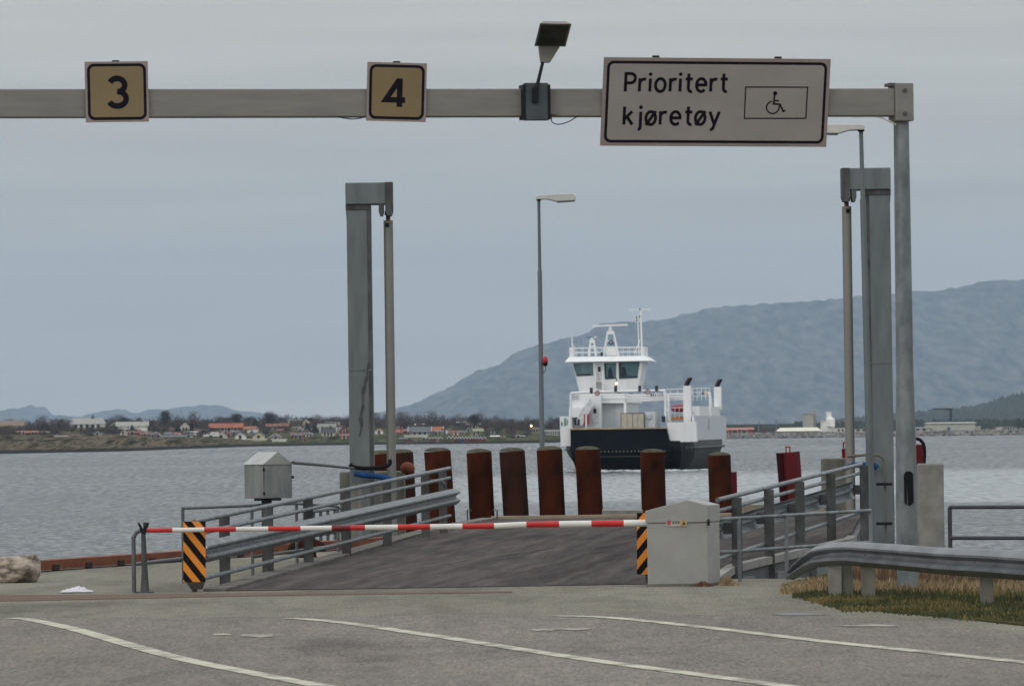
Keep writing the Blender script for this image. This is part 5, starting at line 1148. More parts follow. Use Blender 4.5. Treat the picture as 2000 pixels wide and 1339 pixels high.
def house(name, label, cat, px, py, w, wh_, rh, kind, wall, roofm, group=None, D=None, dep=None, win=2, chim=False, trim=False, z=None):
    D = D or land_D(px, py); k = D / F; b_ = P(px, py, D); 
    if z is not None: b_.z = z
    e = empty(name, b_, label, cat, group)
    W_ = w * k; H = wh_ * k; R = rh * k; dp = dep or max(6, W_ * .6)
    x0, x1 = b_.x - W_ / 2, b_.x + W_ / 2; y0, y1 = b_.y, b_.y + dp; zb = b_.z - 1.0; zt = b_.z + H
    if kind == 'gable':
        pf_ = [Vector((x0, y0, zb)), Vector((x1, y0, zb)), Vector((x1, y0, zt)), Vector(((x0 + x1) / 2, y0, zt + R)), Vector((x0, y0, zt))]
        MB().prism(pf_, (0, dp, 0)).build('wall', wall, e)
        ov = .06 * W_; th = max(.18, R * .10); xm = (x0 + x1) / 2; mb = MB()
        for sx in (-1, 1):
            a = Vector((xm, y0 - .35, zt + R + th)); c = Vector((xm + sx * (W_ / 2 + ov), y0 - .35, zt - ov * 2 * R / W_ + th * .6))
            mb.prism([a, c, c - Vector((0, 0, th * .9)), a - Vector((0, 0, th * .9))], (0, dp + .7, 0))
        ro = mb.build('roof', roofm, e)
        if trim:
            mb = MB()
            for sx in (-1, 1): mb.beam(Vector((xm, y0 - .40, zt + R + th * .5)), Vector((xm + sx * (W_ / 2 + ov), y0 - .40, zt - ov * 2 * R / W_ + th * .3)), .1, th * 1.3)
            mb.build('bargeboard', winl, ro)
    elif kind == 'flat':
        MB().box(((x0 + x1) / 2, (y0 + y1) / 2, (zb + zt) / 2), (W_, dp, zt - zb)).build('wall', wall, e)
        ro = MB().box(((x0 + x1) / 2, (y0 + y1) / 2, zt + R / 2), (W_ + .5, dp + .5, max(.2, R))).build('roof', roofm, e)
    else:
        MB().box(((x0 + x1) / 2, (y0 + y1) / 2, (zb + zt) / 2), (W_, dp, zt - zb)).build('wall', wall, e)
        ym = (y0 + y1) / 2; ov = .5; hip = W_ * .10 if kind == 'hip' else -.0
        v_ = [Vector((x0 - ov, y0 - ov, zt)), Vector((x1 + ov, y0 - ov, zt)), Vector((x1 + ov, y1 + ov, zt)), Vector((x0 - ov, y1 + ov, zt)), Vector((x0 - ov + hip, ym, zt + R)), Vector((x1 + ov - hip, ym, zt + R))]
        mb = MB(); mb.v += v_; mb.f += [(0, 3, 2, 1), (0, 1, 5, 4), (2, 3, 4, 5), (0, 4, 3), (1, 2, 5)]; ro = mb.build('roof', roofm, e)
        if trim:
            MB().beam(v_[0] + Vector((0, -.05, 0)), v_[4] + Vector((0, 0, .05)), .15, .3).beam(v_[1] + Vector((0, -.05, 0)), v_[5] + Vector((0, 0, .05)), .15, .3).build('bargeboard', winl, ro)
    if chim:
        MB().box(((x0 + x1) / 2 + W_ * .15, (y0 + y1) / 2, zt + R + .1), (.8, .8, 1.4)).build('chimney', RB, ro)
    for i in range(win):
        cx = x0 + W_ * (i + 1) / (win + 1); ww = min(1.5, W_ / (win + 1) * .5); cz = b_.z + H * .55
        f_ = MB().box((cx, y0 - .03, cz), (ww + .3, .06, 1.5)).build('window', winl, e); MB().box((cx, y0 - .075, cz), (ww, .03, 1.2)).build('pane', winm, f_)
    return e
HS_ = [
 ('farmhouse', 'long grey brown barn at the far left of the village', 'barn', 22, 838, 44, 7, 10, 'side', BEI, hm('dull tile', (.20, .15, .12)), dict(win=0)),
 ('house', 'low house with orange roof nearest the left edge below the brown trees', 'house', 42, 848, 22, 3, 4, 'side', BRN, RO, {}),
 ('house', 'low house with orange brown roof right of the leftmost orange roof', 'house', 66, 848, 16, 3, 4, 'side', BRN, RO, {}),
 ('house', 'dull brown roofed house, third of the low row at the far left', 'house', 86, 848, 16, 3, 3, 'side', BRN, RB, {}),
 ('shed', 'long pale flat roof low behind the rocky headland', 'shed', 118, 853, 22, 2, .6, 'flat', GRY, WHT, dict(win=0)),
 ('manor_house', 'large pale roofed farmhouse with two chimneys at the left', 'house', 170, 838, 66, 10, 12, 'hip', WHT, RW, dict(win=5, chim=True)),
 ('barn', 'long white barn right of the large pale roofed farmhouse', 'barn', 258, 840, 56, 8, 9, 'side', WHT, RW, dict(win=0, trim=True)),
 ('house', 'brown gabled cottage between the pale farmhouse and the white barn', 'house', 224, 837, 18, 5, 6, 'gable', BRN, RW, dict(trim=True, win=1)),
 ('shed', 'low red roofed shed below the white barn', 'shed', 258, 848, 26, 3, 3, 'side', RED, RR, dict(win=1)),
 ('shed', 'small white shed on the headland below the shrubs', 'shed', 190, 849, 14, 3, 1.5, 'side', WHT, RG, dict(win=1)),
 ('boathouse', 'dark red cabin with white gable boards on the headland', 'cabin', 304, 853, 17, 4, 5, 'gable', RED, RB, dict(trim=True, win=1)),
 ('house', 'red roofed house left of the dark red cabin', 'house', 286, 851, 20, 3, 4, 'side', RED, RR, {}),
 ('house', 'white gabled house between two dark conifers', 'house', 361, 842, 17, 8, 8, 'gable', WHT, RR, dict(trim=True)),
 ('house', 'low white house with dark roof under the white gabled house', 'house', 364, 855, 26, 3, 5, 'gable', WHT, RK, dict(win=2)),
 ('house', 'long slate roofed house running down to the headland', 'house', 338, 856, 46, 3, 4, 'side', GRY, RG, dict(win=0)),
 ('house', 'red gabled house left of the big orange roof', 'house', 332, 844, 14, 5, 5, 'gable', BRN, RR, {}),
 ('house', 'wide house with an orange tiled roof in the middle of the village', 'house', 441, 841, 62, 6, 9, 'side', RED, RO, dict(win=4, chim=True)),
 ('house', 'small orange roofed attic block above the wide orange roof', 'house', 452, 829, 14, 3, 4, 'gable', RO, RO, dict(win=1)),
 ('house', 'pale house with plum gable front left of the white gables', 'house', 432, 856, 20, 5, 6, 'gable', WHT, PUR, dict(trim=True, win=1)),
 ('house', 'low pale roofed annexe left of the plum gable', 'house', 412, 855, 26, 3, 4, 'side', BEI, RW, dict(win=1)),
 ('house', 'grey house between the plum gable and the white gables', 'house', 452, 850, 30, 6, 4, 'side', GRY, RG, {}),
 ('house', 'white gable fronted house, leftmost of the pair by the water', 'house', 469, 857, 20, 7, 6, 'gable', WHT, RG, dict(win=1)),
 ('house', 'white gable fronted house, rightmost of the pair by the water', 'house', 505, 857, 21, 7, 7, 'gable', CRM, RG, dict(win=1)),
 ('house', 'grey gabled house with white bargeboards on a white wall', 'house', 538, 859, 22, 6, 6, 'gable', GRY, RG, dict(trim=True, win=1)),
 ('wall', 'white retaining wall below the grey gabled house', 'wall', 545, 862, 27, 4.5, .4, 'flat', WHT, WHT, dict(win=0)),
 ('wall', 'low white wall joining the pair of white gabled houses', 'wall', 500, 860, 40, 3, .4, 'flat', CRM, WHT, dict(win=0)),
 ('house', 'house with long red roof below the dark round tree', 'house', 541, 838, 40, 6, 5, 'side', BRN, RR, dict(win=4)),
 ('house', 'orange brown house right of the wide orange roof', 'house', 488, 843, 20, 5, 6, 'side', BRN, RO, {}),
 ('house', 'pale blue gabled house behind the white gables', 'house', 492, 853, 9, 7, 6, 'gable', BLU, RW, dict(win=1)),
 ('house', 'dark red house right of the grey gabled house', 'house', 582, 856, 26, 6, 6, 'side', RED, RB, {}),
 ('house', 'small grey house with white gable boards on the green slope', 'house', 586, 845, 12, 5, 5, 'gable', GRY, RG, dict(trim=True, win=1)),
 ('house', 'pale house with white bay front by the green slope', 'house', 604, 853, 16, 5, 4, 'gable', CRM, RK, dict(trim=True)),
 ('house', 'cream house on the skyline right of the dark round tree', 'house', 575, 826, 26, 5, 3, 'side', CRM, RG, dict(win=3, chim=True)),
 ('house', 'cream gabled house on the skyline left of the pale green roof', 'house', 598, 830, 14, 6, 6, 'gable', CRM, RG, dict(win=1)),
 ('house', 'wide house with pale green roof near the tower', 'house', 638, 838, 32, 4, 7, 'side', CRM, hm('pale green roof', (.20, .22, .17)), dict(win=3)),
 ('house', 'white long house on the skyline near the tower', 'house', 650, 829, 26, 4, 2, 'flat', WHT, GRY, dict(win=4)),
 ('house', 'cream house with a black roof left of the tower', 'house', 641, 851, 26, 7, 8, 'side', CRM, RK, dict(trim=True, chim=True, win=3)),
 ('house', 'red tiled gabled house touching the left edge of the tower', 'house', 672, 846, 18, 5, 7, 'gable', RED, RR, dict(win=1)),
 ('house', 'low yellow house with red roof left of the tower near the water', 'house', 676, 856, 22, 5, 4, 'side', YEL, RR, {}),
 ('house', 'small red cabin below the cream house with black roof', 'cabin', 632, 861, 10, 4, 4, 'gable', RED, RG, dict(win=1)),
 ('house', 'small red shed by the beach left of the tower', 'shed', 590, 861, 12, 4, 3, 'gable', RED, RB, dict(win=1)),
 ('house', 'white house with orange roof between tower and lifting cylinder', 'house', 740, 847, 16, 6, 5, 'gable', WHT, RO, dict(win=1)),
 ('house', 'low house with red roof right of the lifting cylinder', 'house', 787, 846, 34, 4, 5, 'side', BRN, RR, dict(win=2)),
 ('house', 'slate roofed house with a white gable dormer by the beach', 'house', 820, 849, 40, 6, 10, 'side', GRY, RG, dict(win=3, trim=True)),
 ('house', 'white gable dormer house in front of the slate roof', 'house', 818, 848.5, 15, 6, 8, 'gable', GRY, RG, dict(win=1, trim=True)),
 ('house', 'house with bright orange red roof right of the white dormer', 'house', 846, 847, 34, 5, 9, 'side', BLU, RO, dict(win=2, trim=True)),
 ('house', 'white house end at the right of the bright orange roof', 'house', 869, 847, 10, 8, 2, 'flat', WHT, RR, dict(win=1)),
 ('terrace', 'long white terrace wall in front of the slate roofed house', 'wall', 812, 853, 44, 3, .5, 'flat', WHT, WHT, dict(win=0)),
 ('house', 'low yellow house with small dark roof above the boathouses', 'house', 899, 848, 20, 4, 3, 'side', YEL, RG, dict(win=3)),
 ('house', 'small yellow gabled house above the red boathouses', 'house', 921, 850, 6, 7, 3, 'gable', YEL, RG, dict(win=0)),
 ('house', 'pale green house right of the yellow gabled house', 'house', 934, 847, 16, 5, 5, 'side', GRN, GRN, dict(win=1)),
 ('house', 'large brown block among the trees above the yellow houses', 'house', 925, 838, 24, 9, 3, 'side', BRN, RB, dict(win=3)),
 ('house', 'white roofed house among the trees left of the big dome tree', 'house', 903, 828, 18, 3, 2, 'side', BRN, WHT, dict(win=0)),
 ('house', 'small white house among trees right of the big dome tree', 'house', 963, 829, 16, 3, 2, 'side', WHT, RG, dict(win=1)),
 ('house', 'white roofed house just above the slate roof with the dormer', 'house', 819, 832, 14, 3, 2, 'side', GRY, WHT, dict(win=0)),
 ('shed', 'small orange brown shed by the beach right of the boathouses', 'shed', 982, 854, 10, 4, 3, 'gable', BEI, RR, dict(win=1)),
 ('shed', 'white roofed boat shed on the beach', 'shed', 967, 854, 14, 2, 2, 'side', BRN, WHT, dict(win=0)),
 ('house', 'beige house left of the central lamp post near the lit lamp', 'house', 1046, 845, 16, 7, 4, 'side', BEI, RB, dict(win=2)),
 ('hall', 'long dark blue hall with white roof edge right of the central lamp post', 'hall', 1079, 850, 30, 9, 1.6, 'flat', BLU, WHT, dict(win=6)),
 ('shed', 'low dark shed left of the blue hall by the beach', 'shed', 1012, 855, 22, 3, 2, 'side', RED, GRY, dict(win=1)),
]
for nm, lab, cat, px, py, w, wh_, rh, kind, wall, roofm, kw in HS_:
    kw = dict(kw); house(nm if nm not in ('wall',) else 'garden_wall', lab, cat, px, py, w, wh_, rh, kind, wall, roofm, None, win=kw.pop('win', 2), **kw)
rng = random.Random(31)
for k in range(46):
    px = rng.uniform(235, 690) if k < 30 else rng.uniform(740, 1010); w_, c_ = shore(px); py = c_ + rng.uniform(6, 17) + (12 if px < 520 else 9)
    rd = k % 2; g_ = 'small red roofed houses scattered in the village' if rd else 'small pale houses scattered in the village'
    l_ = 'one of the small red roofed houses packed between the larger village houses' if rd else 'one of the small pale walled houses packed between the larger village houses'
    house('house', l_, 'house', px, min(py, w_ - 13), rng.uniform(9, 16), rng.uniform(3, 5), rng.uniform(3, 5), rng.choice(['gable', 'side']), rng.choice([WHT, CRM, BEI, GRY]) if not rd else rng.choice([BRN, RED, BEI]), rng.choice([RG, RK, RW]) if not rd else rng.choice([RR, RB, RO]), g_, win=1)
# boathouses along the beach
bh = [(828, WHT, 'white roofed'), (835.5, WHT, 'white roofed'), (843, PUR, 'plum'), (849, RED, 'red'), (855, GRY, 'grey'), (861, PUR, 'plum'), (877, WHT, 'white roofed'), (884, WHT, 'white roofed'), (891.5, RED, 'red'), (897.5, BLU, 'blue'), (903.5, BLU, 'blue'), (909.5, PUR, 'plum'), (915.5, PUR, 'plum'), (921.5, RED, 'red'), (927, RED, 'red'), (933, RED, 'red'), (939, PUR, 'plum'), (946, RED, 'red')]
ords = ['first', 'second', 'third', 'fourth', 'fifth', 'sixth', 'seventh', 'eighth', 'ninth', 'tenth', 'eleventh', 'twelfth', 'thirteenth', 'fourteenth', 'fifteenth', 'sixteenth', 'seventeenth', 'last']
for i, (px, m_, d_) in enumerate(bh):
    wr = m_ is WHT; house('boathouse', f'{ords[i]} boathouse from the left in the beach row, {d_}', 'boathouse', px, 858.5 if wr else 863, 6.6, 2.5 if wr else 6, 4, 'gable', BRN if wr else m_, WHT if wr else RG, 'boathouses along the beach', win=0, trim=True, dep=7)
house('boathouse', 'wide brown boathouse at the water right of the lifting cylinder', 'boathouse', 800, 866, 14, 7, 4, 'gable', BRN, RG, None, win=0)
house('boathouse', 'blue grey boathouse left of the wide brown boathouse', 'boathouse', 790, 860, 14, 3, 3, 'side', BLU, RG, None, win=0)
q = LP(1037.5, 845); q.z += 2.4 * 1
lk = empty('street_lamp', q - Vector((0, 0, 2.4)), 'lit yellow street lamp on the far shore left of the central lamp post', 'lamp')
MB().tube([q - Vector((0, 0, 3.2)), q + Vector((0, -.3, 0))], .06, 6).build('pole', galv_d, lk)
mb = MB(); rock(mb, (q.x, q.y - .5, q.z), .38, .3, .33, random.Random(1), 0); mb.build('lamp', mat('lit street lamp', (1, .8, .45), emit=((1, .72, .30), 7)), lk)

# right shore buildings
def rh(name, lab, cat, px0, px1, yt, yb, kind, wall, roofm, rhh, dd=40, win=0, dep=18, **k):
    px = (px0 + px1) / 2; D = RD(px) + dd; e = house(name, lab, cat, px, yb, px1 - px0, yb - yt - rhh, rhh, kind, wall, roofm, None, D=D, dep=dep, win=win, **k); return e
RDS = hm('faded red', (.27, .085, .075)); DKG = hm('dark shed', (.10, .085, .085)); RCR = hm('cream cladding', (.68, .66, .54)); SGR = hm('silo grey', (.40, .39, .35)); HGR = hm('hall grey', (.45, .45, .40))
rh('warehouse', 'faded red warehouse right of the ferry on the far shore', 'warehouse', 1400, 1471, 835, 850.5, 'side', RDS, hm('pink roof', (.40, .16, .13)), 4, win=3)
rh('warehouse', 'dark low warehouse between the red and the cream warehouses', 'warehouse', 1470, 1522, 836.5, 850, 'flat', DKG, DKG, 1.5, dd=55)
rh('warehouse', 'long white warehouse with cream roof in front of the silo', 'warehouse', 1521, 1604, 834.5, 848.5, 'hip', GRY, RCR, 7, dd=25)
e = rh('silo', 'tall grey concrete silo behind the long white warehouse', 'silo', 1571, 1589, 806, 845, 'flat', SGR, SGR, 2, dd=80, dep=10)
rh('silo', 'taller narrow silo shaft attached right of the grey silo', 'silo', 1588.5, 1594.5, 801, 845, 'flat', SGR, SGR, 1, dd=86, dep=9)
rh('factory', 'white mill building with a narrow tower on the far shore', 'factory', 1607, 1630, 821.5, 847, 'flat', WHT, WHT, 1, dd=50, dep=14)
rh('factory_tower', 'narrow white tower rising on the white mill building', 'tower', 1616, 1624, 804, 832, 'flat', WHT, WHT, 1.5, dd=56, dep=7)
p_ = P(1623, 818, RD(1623) + 50); mb = MB(); mb.tube([p_ - Vector((0, 0, 2.5)), p_, p_ + Vector((0, 0, .8))], [1.3, 1.3, .2], 14); tag(mb.build('silo_cone', WHT), 'rounded white silo top at the mill tower', 'silo')
rh('warehouse', 'low white building right of the white mill', 'warehouse', 1630, 1662, 836, 847, 'flat', WHT, WHT, 1, win=3)
rh('warehouse', 'low white building seen between lamp post and tower', 'warehouse', 1664, 1700, 837, 846, 'flat', WHT, GRY, 1, win=2)
rh('warehouse', 'large grey green hall at the right with a blue door', 'hall', 1816, 1905, 824, 843, 'side', HGR, hm('hall roof', (.40, .40, .38)), 2.2, dd=40, dep=24)
D = RD(1853) + 39.8; MB_ = MB().box(P(1853, 838.5, D), (5.2 * D / F, .2, 8.5 * D / F)); MB_.build('door', BLU, [o for o in bpy.data.objects if o.get('label', '').startswith('large grey green hall')][0])
rh('warehouse', 'low cream building left of the large grey green hall', 'warehouse', 1780, 1817, 834, 843.5, 'side', RCR, GRY, 2, win=2, dd=38)
rh('warehouse', 'cream annexe at the right end of the large hall', 'warehouse', 1905, 1915, 832, 842.5, 'flat', RCR, RCR, 1, dd=45)
rh('house', 'small white cottage right of the large hall', 'house', 1928, 1936, 836.5, 842, 'gable', WHT, RG, 3, dep=7)
rh('house', 'bright white square house near the right edge', 'house', 1949, 1957, 834.5, 840.5, 'flat', WHT, WHT, .6, dep=7)
rh('house', 'grey terraced house with windows near the right edge', 'house', 1959, 1985, 833, 841, 'flat', GRY, GRY, 1, win=4, dep=9)
rh('house', 'low white house at the right edge', 'house', 1986, 2012, 837, 841.5, 'side', WHT, RG, 1.5, win=2)
# tower crane and poles
D = RD(1857) + 120; cr_ = empty('tower_crane', P(1857, 842, D), 'slender tower crane behind the large grey green hall', 'crane')
cm_ = mat('crane steel', (.04, .045, .06), .6)
MB().beam(P(1857, 842, D), P(1857, 797, D), .9, .9).build('mast', cm_, cr_); MB().beam(P(1822, 798.2, D), P(1857, 798, D), .5, .5).beam(P(1846, 799, D), P(1857, 801, D), .4, .4).build('jib', cm_, cr_)
for px, yt, lb in ((1482, 822, 'thin mast above the dark warehouse'), (1516, 820, 'thin mast left of the long white warehouse')):
    D = RD(px) + 20; MB_ = MB().tube([P(px, 848, D), P(px, yt, D)], .16, 6); tag(MB_.build('mast', galv), lb, 'mast', 'thin masts by the far harbour')

# ---- trees
barkm = mat('bark', (.06, .05, .045), .9)
def tree_proto(seed, colm, n, kind):
    rng = random.Random(seed); e = empty('broadleaf_tree' if kind != 'conifer' else 'conifer_tree', (0, 0, 0), 'x', 'tree')
    tr_ = MB(); tr_.tube([(0, 0, -.12), (.0, 0, .25), (.01, 0, .45)], [.035, .024, .012], 7)
    for k in range(7):
        a = rng.uniform(0, 6.28); z0 = rng.uniform(.18, .4); tr_.tube([(0, 0, z0), (.18 * cos(a), .18 * sin(a), z0 + .2), (.33 * cos(a), .33 * sin(a), z0 + .42)], [.014, .009, .004], 5)
    tr_.build('trunk', barkm, e, local=True)
    mb = MB(); lobes = []
    if kind == 'conifer':
        for k in range(n):
            z = rng.random() ** 1.3; r = .5 * (1 - z) * (.55 + .45 * ((z * 9) % 1)) + .02; a = rng.uniform(0, 6.28); rr2 = r * sqrt(rng.uniform(.3, 1))
            c_ = Vector((rr2 * cos(a), rr2 * sin(a), z * .95 + .05)); s_ = .045
            mb.quad(c_ + Vector((rng.uniform(-s_, s_), rng.uniform(-s_, s_), s_ * .3)), c_ + Vector((rng.uniform(-s_, s_), rng.uniform(-s_, s_), -s_ * .9)), c_ + Vector((cos(a) * s_ * 1.4, sin(a) * s_ * 1.4, -s_)))
    else:
        for k in range(13):
            a = rng.uniform(0, 6.28); rr2 = rng.uniform(0, .36); zc = rng.uniform(.26, .80) - rr2 * .35; lobes.append((Vector((rr2 * cos(a), rr2 * sin(a), zc)), rng.uniform(.10, .24)))
        for k in range(n):
            c_, r_ = lobes[rng.randrange(len(lobes))]; d = Vector((rng.gauss(0, 1), rng.gauss(0, 1), rng.gauss(0, 1))).normalized(); p_ = c_ + d * r_ * (rng.random() ** .45)
            if rng.random() < .25: p_ = c_ + d * r_ * rng.uniform(1, 1.25)
            s_ = rng.uniform(.012, .028); t1_ = Vector((rng.gauss(0, 1), rng.gauss(0, 1), rng.gauss(0, 1))).normalized() * s_; t2_ = (d * rng.uniform(.6, 1.8) + Vector((0, 0, .6))).normalized() * s_ * 2.0
            mb.quad(p_ - t1_ * .5, p_ + t1_ * .5, p_ + t2_)
    mb.build('crown', colm, e, local=True); return e
tc_ = [mat('bare brown crown', (.075, .058, .052), .95, col2=(.042, .036, .036), scale=8), mat('dark evergreen crown', (.020, .035, .032), .95, col2=(.012, .022, .022), scale=8), mat('olive autumn crown', (.115, .092, .045), .95, col2=(.065, .055, .032), scale=8), mat('dense dark crown', (.034, .036, .040), .95, col2=(.022, .026, .03), scale=8)]
protos = {'b': tree_proto(11, tc_[0], 2300, 'b'), 'b2': tree_proto(12, tc_[0], 1500, 'b'), 'c': tree_proto(13, tc_[1], 1800, 'conifer'), 'o': tree_proto(14, tc_[2], 1900, 'b'), 'd': tree_proto(15, tc_[3], 4200, 'b')}
used = set()
def tree(kind, px, pb, w, h, label, group=None, D=None):
    D = D or land_D(px, pb) + 4; o = protos[kind]
    if kind in used: o = copy_tree(o)
    used.add(kind); b_ = P(px, pb, D); o.location = b_; o.scale = (w * D / F, w * D / F * .9, h * D / F); o.rotation_euler = (0, 0, (px * 7.3) % 6.28)
    o['label'] = label
    if group: o['group'] = group
TREES = [
 ('b', 82, 846, 56, 35, 'big round bare brown tree nearest the left edge'), ('b2', 117, 842, 50, 31, 'thin bare trees behind the big brown tree at left'), ('b2', 134, 838, 34, 25, 'thin bare tree touching the pale farmhouse roof'),
 ('b', 233, 830, 60, 21, 'wide low brown crown behind the white barn'), ('b2', 296, 838, 34, 24, 'grey bare tree right of the white barn'), ('d', 323, 836, 42, 37, 'tall grey round tree left of the village centre'), ('b2', 350, 838, 46, 36, 'pale twiggy tree beside the tall grey tree'), ('b', 378, 842, 46, 39, 'wide brown bare tree above the dark conifer'),
 ('b2', 405, 832, 30, 18, 'small bare tree left of the orange roofs'), ('b2', 430, 832, 34, 21, 'bare tree behind the wide orange roof'), ('d', 462, 833, 48, 28, 'dark domed tree above the orange roofs'), ('d', 528, 834, 52, 32, 'very dark round tree standing against the sky'),
 ('c', 258, 844, 14, 15, 'small dark conifer in front of the white barn'), ('c', 348, 846, 17, 18, 'dark conifer left of the white gabled house'), ('c', 374, 846, 17, 19, 'dark conifer right of the white gabled house'), ('c', 498, 835, 18, 18, 'conifer between the two dark domed trees'), ('c', 600, 843, 20, 16, 'dark conifer on the green slope'), ('c', 615, 844, 16, 19, 'taller dark conifer on the green slope'), ('c', 446, 850, 12, 12, 'small conifer behind the white gables'), ('c', 467, 848, 12, 11, 'small conifer below the orange roofs'),
 ('b2', 560, 826, 22, 13, 'small bare tree on the skyline right of the dark round tree'), ('b2', 588, 824, 20, 10, 'low bare bush on the skyline above the cream houses'), ('d', 606, 826, 24, 12, 'dark low crown on the skyline left of the tower'), ('b2', 655, 824, 16, 14, 'lone thin tree on the skyline left of the tower'), ('b', 678, 836, 36, 20, 'brown tree at the left edge of the tower'), ('b', 706, 840, 40, 26, 'brown tree hidden by the left tower'),
 ('b2', 738, 838, 24, 20, 'bare tree between the tower and the lifting cylinder'), ('b', 790, 842, 48, 37, 'dark brown bare tree right of the lifting cylinder'), ('b2', 818, 838, 30, 26, 'thin tree between two large bare trees'), ('b', 843, 840, 52, 38, 'large bare tree above the slate roofed house'), ('b2', 872, 838, 34, 27, 'bare tree above the orange roof right of the dormer'), ('b', 896, 838, 32, 29, 'bare tree left of the big dome tree'), ('d', 927, 840, 40, 34, 'big dark dome tree above the boathouses'), ('b', 948, 844, 26, 28, 'bare tree leaning out right of the big dome tree'),
 ('b2', 983, 840, 24, 30, 'pale tall bare tree in the wood right of the dome tree'), ('b', 972, 848, 36, 30, 'dark bare tree at the left of the wood'), ('b', 1000, 849, 42, 32, 'wide brown tree in the middle of the wood'), ('o', 1018, 846, 36, 30, 'olive brown tree in the wood left of the lamp post'), ('b', 1032, 845, 32, 33, 'bare tree above the lit street lamp'), ('b2', 1050, 842, 34, 24, 'bare tree behind the central lamp post'), ('b', 1076, 842, 34, 30, 'reddish brown tree right of the central lamp post'), ('b2', 1096, 842, 26, 20, 'small bare tree left of the ferry'),
 ('o', 140, 846, 34, 16, 'ochre bush left of the pale farmhouse'), ('o', 158, 847, 30, 14, 'yellowish bush below the pale farmhouse roof'), ('b', 178, 848, 34, 18, 'brown bush in front of the pale farmhouse'), ('o', 200, 847, 32, 16, 'russet bush in front of the brown cottage'), ('b', 218, 848, 30, 14, 'brown bush below the brown cottage'), ('o', 302, 849, 40, 22, 'olive bush right of the white barn'), ('o', 322, 850, 30, 20, 'olive bush above the slate roof'), ('b2', 332, 850, 24, 18, 'thin brown bush above the dark red cabin'), ('b', 396, 850, 34, 22, 'brown bush left of the wide orange roof'), ('b2', 408, 848, 26, 16, 'dull bush above the pale annexe'),
 ('b', 107, 850, 40, 14, 'dark bush beside the pale flat roof'), ('b', 60, 862, 34, 8, 'low dark bush on the headland at the far left'), ('b', 12, 858, 40, 14, 'dark bush at the left edge on the headland'), ('b', 392, 855, 30, 9, 'low bush right of the black roof on the headland'), ('o', 560, 846, 30, 14, 'bush below the long red roof'), ('b', 522, 848, 26, 14, 'dark bush behind the right white gable'), ('b', 655, 858, 40, 8, 'dark hedge below the cream house with black roof'), ('b', 612, 858, 34, 9, 'dark hedge right of the dark red house'), ('o', 585, 848, 30, 9, 'green brown hedge on the slope'), ('c', 832, 846, 8, 16, 'small conifer beside the slate roofed house'), ('c', 790, 846, 10, 20, 'narrow conifer in front of the brown bare tree'), ('b', 890, 846, 30, 12, 'dark bush left of the low yellow house'), ('b', 950, 852, 34, 12, 'brown bush right of the pale green house'), ('b', 1002, 856, 34, 12, 'dark bush on the beach right of the orange brown shed'), ('b', 1028, 853, 34, 16, 'dark bush under the lit street lamp'),
]
for t_ in TREES: tree(*t_)
rng = random.Random(77)
for k in range(64):
    px = 20 + k * 17.0 + rng.uniform(-6, 6)
    if px > 1100: break
    w_, c_ = shore(px); tree(rng.choice(['b', 'b2', 'b', 'd', 'o']), px, c_ + rng.uniform(2, 9), rng.uniform(24, 44), rng.uniform(11, 20) + (5 if px > 730 else 0), 'one of the low bare brown trees forming the wood behind the village houses', 'low trees behind the village', D=land_D(px, c_) + 25)
for t_ in (('b', 1482, 849, 30, 22, 'bare dark tree behind the dark warehouse'), ('b', 1447, 847, 26, 16, 'low brown tree behind the red warehouse')): tree(*t_, D=RD(1480) + 160)
# far woods: one mass
rng = random.Random(21); mb = MB()
def wl_top(x):
    for i in range(len(wl) - 1):
        if x <= wl[i + 1][0]: a, c_ = wl[i], wl[i + 1]; return a[1] + (c_[1] - a[1]) * (x - a[0]) / (c_[0] - a[0])
    return wl[-1][1]
for k in range(5200):
    px = rng.uniform(1600, 2080); v_ = rng.random() ** .8; D = 5600 + 1300 * v_; yb = hor(px) + (CAMZ - SEA + 3) / D * F; y = yb + (wl_top(px) - yb) * v_
    p_ = P(px, y, D); h_ = rng.uniform(4, 7.5) * (1.1 if v_ > .93 else 1); r_ = h_ * rng.uniform(.5, .9); n0 = len(mb.v)
    for j in range(6): a = 2 * pi * j / 6; mb.v.append(p_ + Vector((r_ * cos(a) * rng.uniform(.7, 1.2), r_ * sin(a), h_ * .15 * rng.random())))
    mb.v.append(p_ + Vector((0, 0, h_)))
    for j in range(6): mb.f.append((n0 + j, n0 + (j + 1) % 6, n0 + 6))
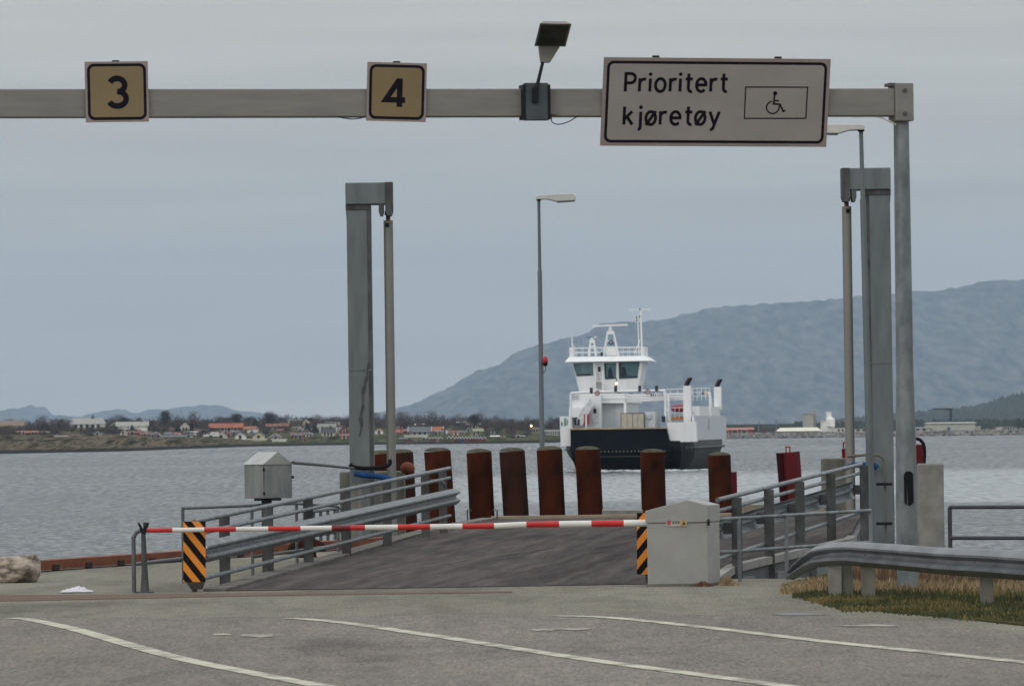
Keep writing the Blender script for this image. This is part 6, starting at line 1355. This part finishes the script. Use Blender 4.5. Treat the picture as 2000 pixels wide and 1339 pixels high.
for k in range(900):
    px = rng.uniform(1410, 2090); D = rng.uniform(2400, 2900); lo__ = px < 1550; h_ = rng.uniform(1.2, 2.4) if lo__ else rng.uniform(2.2, 4.6); r_ = h_ * rng.uniform(.4, .8); p_ = Vector(((px - 1000) / F * D, D, -1.2)); n0 = len(mb.v)
    for j in range(6): a = 2 * pi * j / 6; mb.v.append(p_ + Vector((r_ * cos(a) * rng.uniform(.7, 1.2), r_ * sin(a), h_ * .25 * rng.random())))
    mb.v.append(p_ + Vector((0, 0, h_)))
    for j in range(6): mb.f.append((n0 + j, n0 + (j + 1) % 6, n0 + 6))
tag(mb.build('forest', mat('far forest', (.04, .05, .034), .95, col2=(.022, .034, .030), scale=.05)), 'dark wooded hillside behind the harbour at right', 'forest', kind='stuff')
rng = random.Random(22); mb = MB()
for k in range(4200):
    px = rng.uniform(-260, 1110); w, c_ = shore(px); v_ = rng.uniform(.5, 1.0) ** .6; py = w + (c_ - w) * v_
    if mnoise.noise(Vector((px * .03, py * .12, 2))) < (-.02 if v_ < .85 else -.5): continue
    p_ = LP(px, py); s_ = rng.uniform(.5, 1.5) * (1.9 if v_ > .93 else 1)
    for q_ in range(14):
        d = Vector((rng.gauss(0, 1), rng.gauss(0, .8), min(1.1, abs(rng.gauss(0, .6))))) * s_ * .8; t1_ = Vector((rng.gauss(0, 1), 0, rng.gauss(0, 1))).normalized() * .28
        mb.quad(p_ + d - t1_ * .5, p_ + d + t1_ * .5, p_ + d + Vector((0, 0, .6)))
tag(mb.build('undergrowth', tc_[0]), 'brown scrub and hedges scattered between the village houses', 'undergrowth', kind='stuff')

# ================================================================== HAZE
hz_m = bpy.data.materials.new('haze'); hz_m.use_nodes = True; nt = hz_m.node_tree; nt.nodes.clear()
pv = nt.nodes.new('ShaderNodeVolumePrincipled'); pv.inputs['Color'].default_value = (.59, .77, .98, 1); pv.inputs['Density'].default_value = 4.2e-5; pv.inputs['Anisotropy'].default_value = 0.0
mo_ = nt.nodes.new('ShaderNodeOutputMaterial'); nt.links.new(pv.outputs[0], mo_.inputs['Volume'])
mb = MB(); mb.box((0, 13900, 390), (6000, 28000, 800)); o = mb.build('haze', hz_m); tag(o, kind='stuff', label='thin blue sea haze between the near quay and the far hills', cat='haze')
o.display_type = 'WIRE'
